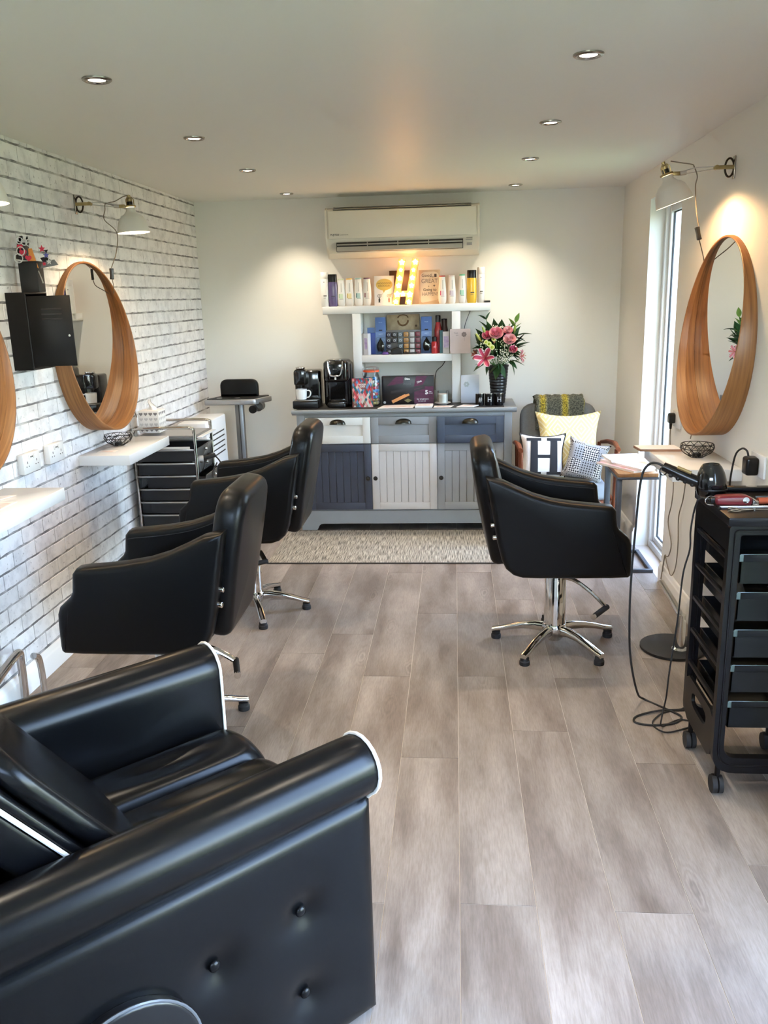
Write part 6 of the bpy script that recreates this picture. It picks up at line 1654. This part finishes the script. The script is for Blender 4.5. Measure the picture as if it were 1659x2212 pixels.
for i, z_ in enumerate(tray_z):
    h_ = .072
    m = MB(); x0, x1, y0, y1 = .040, W_-.040, .004, D_-.008
    m.box(x0, x1, y0, y0+.004, z_-h_, z_); m.box(x0, x1, y1-.004, y1, z_-h_, z_); m.box(x0, x0+.004, y0, y1, z_-h_, z_); m.box(x1-.004, x1, y0, y1, z_-h_, z_); m.box(x0, x1, y0, y1, z_-h_-.004, z_-h_)
    tr = m.build('tray', SMK, tt, smooth=False)
    e = MB(); e.box(x0-.004, x1+.004, y0-.006, y0-.0005, z_-.004, z_+.020, .002); e.build('tray_lip', SMK, tr)
    MB().box(x0-.006, x0+.006, y0-.0075, y0-.0062, z_-.003, z_+.019, .0006).build('lip_corner', EDGEG, tr)
    MB().tube([(x0-.002, y0-.0066, z_+.0195), (x1, y0-.0066, z_+.0195)], .0013, 5).build('lip_edge', EDGEG, tr)
    for xs in (.001, W_-.013):
        MB().box(xs, xs+.012, .028, D_-.028, z_-.004, z_+.010, .002).build('runner', BKT, tt)
for (x_, y_) in ((.030, .030), (W_-.03, .030), (.020, D_-.05), (W_-.03, D_-.05)):
    MB().cyl((x_, y_, .055), (x_, y_, .10), .009, n=12).build('castor_stem', BKT, tt)
    fk = MB(); fk.box(x_-.019, x_+.012, y_-.010, y_+.014, .030, .060, .006); fk.build('castor_fork', BKT, tt)
    w = MB(); w.cyl((x_-.020, y_-.004, .030), (x_-.004, y_-.004, .030), .030, n=26); w.cyl((x_+.001, y_-.004, .030), (x_+.015, y_-.004, .030), .030, n=26)
    w.build('castor_wheel', RUBBER, tt)
# rollers in the trays
RC = [(.55, .40, .36), (.55, .55, .50), (.05, .36, .16), (.30, .48, .46), (.18, .22, .52), (.40, .42, .40), (.42, .48, .42), (.25, .30, .28)]
rm_ = [M('roller_%d' % i, c_, .4) for i, c_ in enumerate(RC)]
def roller(label, x, y, z, r_, m_):
    t = thing('hair_roller', label, 'roller', (x, y, z), group='hair rollers in the trolley trays')
    MB().lathe([(r_, .001), (r_, .030), (r_-.003, .031), (r_-.004, .028), (r_-.004, .001)], n=20).build('roller', m_, t)
cnames = ['dusty pink', 'cream', 'green', 'aqua', 'blue', 'grey', 'pale green', 'dark green']
for ti, (zi, lab_) in enumerate(((1, 'second tray'), (2, 'third tray'), (3, 'fourth tray'))):
    for k in range(6):
        cidx = (k+ti*4) % 8
        roller('%s plastic hair roller in the %s, %s' % (cnames[cidx], lab_, ['front left', 'front middle', 'front right', 'back left', 'back middle', 'back right'][k]), TX0+.078+.070*(k % 3)+.014*(k//3), TY0+.045+.070*(k//3), tray_z[zi]-.0715, .022, rm_[cidx]) if zi > 1 else None
t = thing('tail_comb', 'black and red tail comb in the lowest trolley tray', 'comb', (TX0+.11, TY0+.05, tray_z[4]-.0705)); MB().box(-.05, .05, -.006, .006, 0, .006, .001, mat=Matrix.Rotation(R(-28), 4, 'Z')).build('comb', M('comb_red', (.42, .03, .04), .3), t)
t = thing('section_clip', 'pale blue section clip in the lowest trolley tray', 'clip', (TX0+.14, TY0+.03, tray_z[4]-.0705)); MB().puff(rounded_poly([(-.025, 0), (.025, 0), (.012, .016), (-.012, .016)], .005), 'xz', -.006, .006, .003).build('clip', M('clip_pale', (.35, .40, .75), .3), t)
t = thing('metal_clip', 'long silver hair clip in the lowest trolley tray', 'clip', (TX0+.205, TY0+.05, tray_z[4]-.0705)); MB().box(-.04, .04, -.007, .007, 0, .012, .003).build('clip', CHROME, t)
t = thing('round_brush', 'grey round brush lying in the second trolley tray', 'brush', (TX0+.10, TY0+.18, tray_z[1]-.068)); MB().cyl((-.02, -.08, .022), (.02, .10, .022), .024, n=18).build('barrel', M('brush_grey', (.10, .10, .09), .5), t); MB().cyl((.02, .10, .022), (.03, .14, .022), .010, n=12).build('handle', BLACKP, t)

# ------------------------------------------------------------------ tools on the trolley top
ZT = .9477
dr = thing('hair_dryer', 'glossy black hair dryer lying on the back corner of the black trolley', 'hair dryer', (.852, 2.81, ZT))
MB().lathe([(0, 0), (.040, 0), (.046, .006), (.049, .030), (.048, .052), (.043, .076), (.034, .096), (.029, .103)], n=32, cap=False, mat=Matrix.Rotation(R(-4), 4, 'Y')).build('housing', BLACKG, dr)
MB().lathe([(.029, .103), (.027, .1055), (.024, .102), (.022, .090), (0, .088)], n=32, cap=False, mat=Matrix.Rotation(R(-4), 4, 'Y')).build('nozzle', BLACKG, dr)
MB().lathe([(.0490, .020), (.0500, .022), (.0500, .026), (.0490, .028)], n=32, cap=False).build('ring_trim', BLACKP, dr)
hp = [(-.035, .005, .040), (-.075, .020, .056), (-.115, .035, .074), (-.150, .050, .090)]
hnd = MB().tube(hp, [.019, .019, .0175, .015], 12, smooth=4).build('handle', BLACKP, dr) if False else MB().tube(hp, [.019, .019, .0175, .015], 12).build('handle', BLACKP, dr)
for k in range(4): MB().sphere((-.062-.022*k, .006+.008*k, .036+.009*k), .0085, 8, 6).build('grip_ridge', RUBBER, dr)
MB().tube([(-.068, .008, .074), (-.11, .024, .091)], .006, 8).build('switch_strip', BRASS, dr)
MB().tube([(-.150+.012*math.cos(q), .045, .074+.014*math.sin(q)) for q in [2*math.pi*k/14 for k in range(14)]], .0022, 6, closed=True).build('hang_loop', BLACKP, dr)
cord = [(-.150, .050, .090), (-.165, .056, .098), (-.185, .065, .098), (-.203, .075, .080), (-.212, .085, .045), (-.216, .10, -.03), (-.214, .13, -.15), (-.212, .17, -.33), (-.205, .20, -.52), (-.185, .24, -.70), (-.135, .32, -.88), (-.090, .38, -.942),
        (-.02, .30, -.9435), (.02, .24, -.9435), (-.02, .19, -.9435), (-.10, .17, -.9435), (-.165, .19, -.9435), (-.150, .24, -.9435), (-.06, .28, -.940), (.03, .30, -.9435), (.06, .33, -.9435)]
MB().tube(cord, .0042, 8, smooth=7).build('cord', RUBBER, dr)
cl = thing('hair_clipper', 'maroon hair clipper with hanging loop on the black trolley', 'clipper', (.880, 2.668, ZT))
MAR = M('clipper_maroon', (.14, .014, .020), .28, coat=.2)
MB().puff(rounded_poly([(-.060, .004), (.050, .002), (.054, .026), (.030, .036), (-.052, .034), (-.062, .026)], .010), 'xz', -.022, .022, .010).build('body', MAR, cl)
MB().puff(rounded_poly([(.051, .002), (.072, .003), (.070, .018), (.052, .026)], .003), 'xz', -.020, .020, .003).build('blade', CHROME, cl)
MB().cyl((.030, -.0225, .022), (.030, -.0205, .022), .010, n=18).build('side_plate', CHROME, cl); MB().box(-.074, -.058, -.010, .010, .010, .026, .003).build('rear_cap', BLACKP, cl)
MB().tube([(-.062, -.014, .030), (-.080, -.015, .034), (-.092, -.012, .022), (-.086, -.012, .008), (-.066, -.014, .005)], .0018, 6, smooth=4).build('hang_loop', CHROME, cl)
cc = [(-.07, 0, .020), (-.085, .01, .022), (-.097, .03, .016), (-.105, .05, -.02), (-.108, .07, -.10), (-.104, .08, -.17), (-.118, .09, -.26), (-.126, .09, -.42), (-.140, .10, -.62), (-.135, .14, -.74), (-.125, .22, -.86), (-.10, .30, -.94), (-.02, .36, -.9435), (.03, .33, -.9435), (-.02, .29, -.9435), (-.10, .26, -.9435), (-.13, .33, -.9435), (-.06, .42, -.9435), (.04, .44, -.9435)]
MB().tube(cc, .0030, 7, smooth=7).build('cord', RUBBER, cl)
cb = thing('barber_comb', 'white barber comb in front of the clipper on the black trolley', 'comb', (.90, 2.640, ZT)); k = MB(); k.box(-.075, .10, -.003, .003, 0, .005, .001)
for i in range(16): k.box(.015+.0052*i, .0175+.0052*i, .003, .012, .0008, .004)
k.build('comb', M('comb_white', (.74, .76, .82), .35), cb)
sc = thing('scissors', 'steel hairdressing scissors at the front of the black trolley top', 'scissors', (.90, 2.598, ZT))
for s in (-1, 1):
    MB().tube([(-.040+.014*math.cos(q), s*.013+.010*math.sin(q), .004) for q in [2*math.pi*k/16 for k in range(16)]], .0026, 6, closed=True).build('finger_ring', CHROME, sc)
    MB().tube([(-.027, s*.010, .004), (.02, 0, .004), (.085, -s*.004, .004)], [.0028, .0032, .0008], 6).build('blade', CHROME, sc)
MB().tube([(-.052, -.016, .004), (-.066, -.022, .004)], [.003, .0022], 6).build('finger_rest', CHROME, sc); MB().cyl((.02, 0, .001), (.02, 0, .008), .004, n=10).build('pivot_screw', CHROME, sc)
br = thing('copper_brush', 'copper-coloured round tool lying beside the clipper', 'tool', (1.02, 2.675, ZT)); MB().cyl((-.065, 0, .012), (.11, .01, .012), .0115, n=16).build('barrel', M('copper_barrel', (.45, .10, .05), .3, .4), br)
br = thing('slim_iron', 'slim dark grey styling iron behind the copper tool', 'styling iron', (1.03, 2.712, ZT)); MB().cyl((-.07, 0, .010), (.10, .005, .010), .0095, n=14).build('barrel', M('iron_bluegrey', (.10, .13, .17), .25, .5), br)
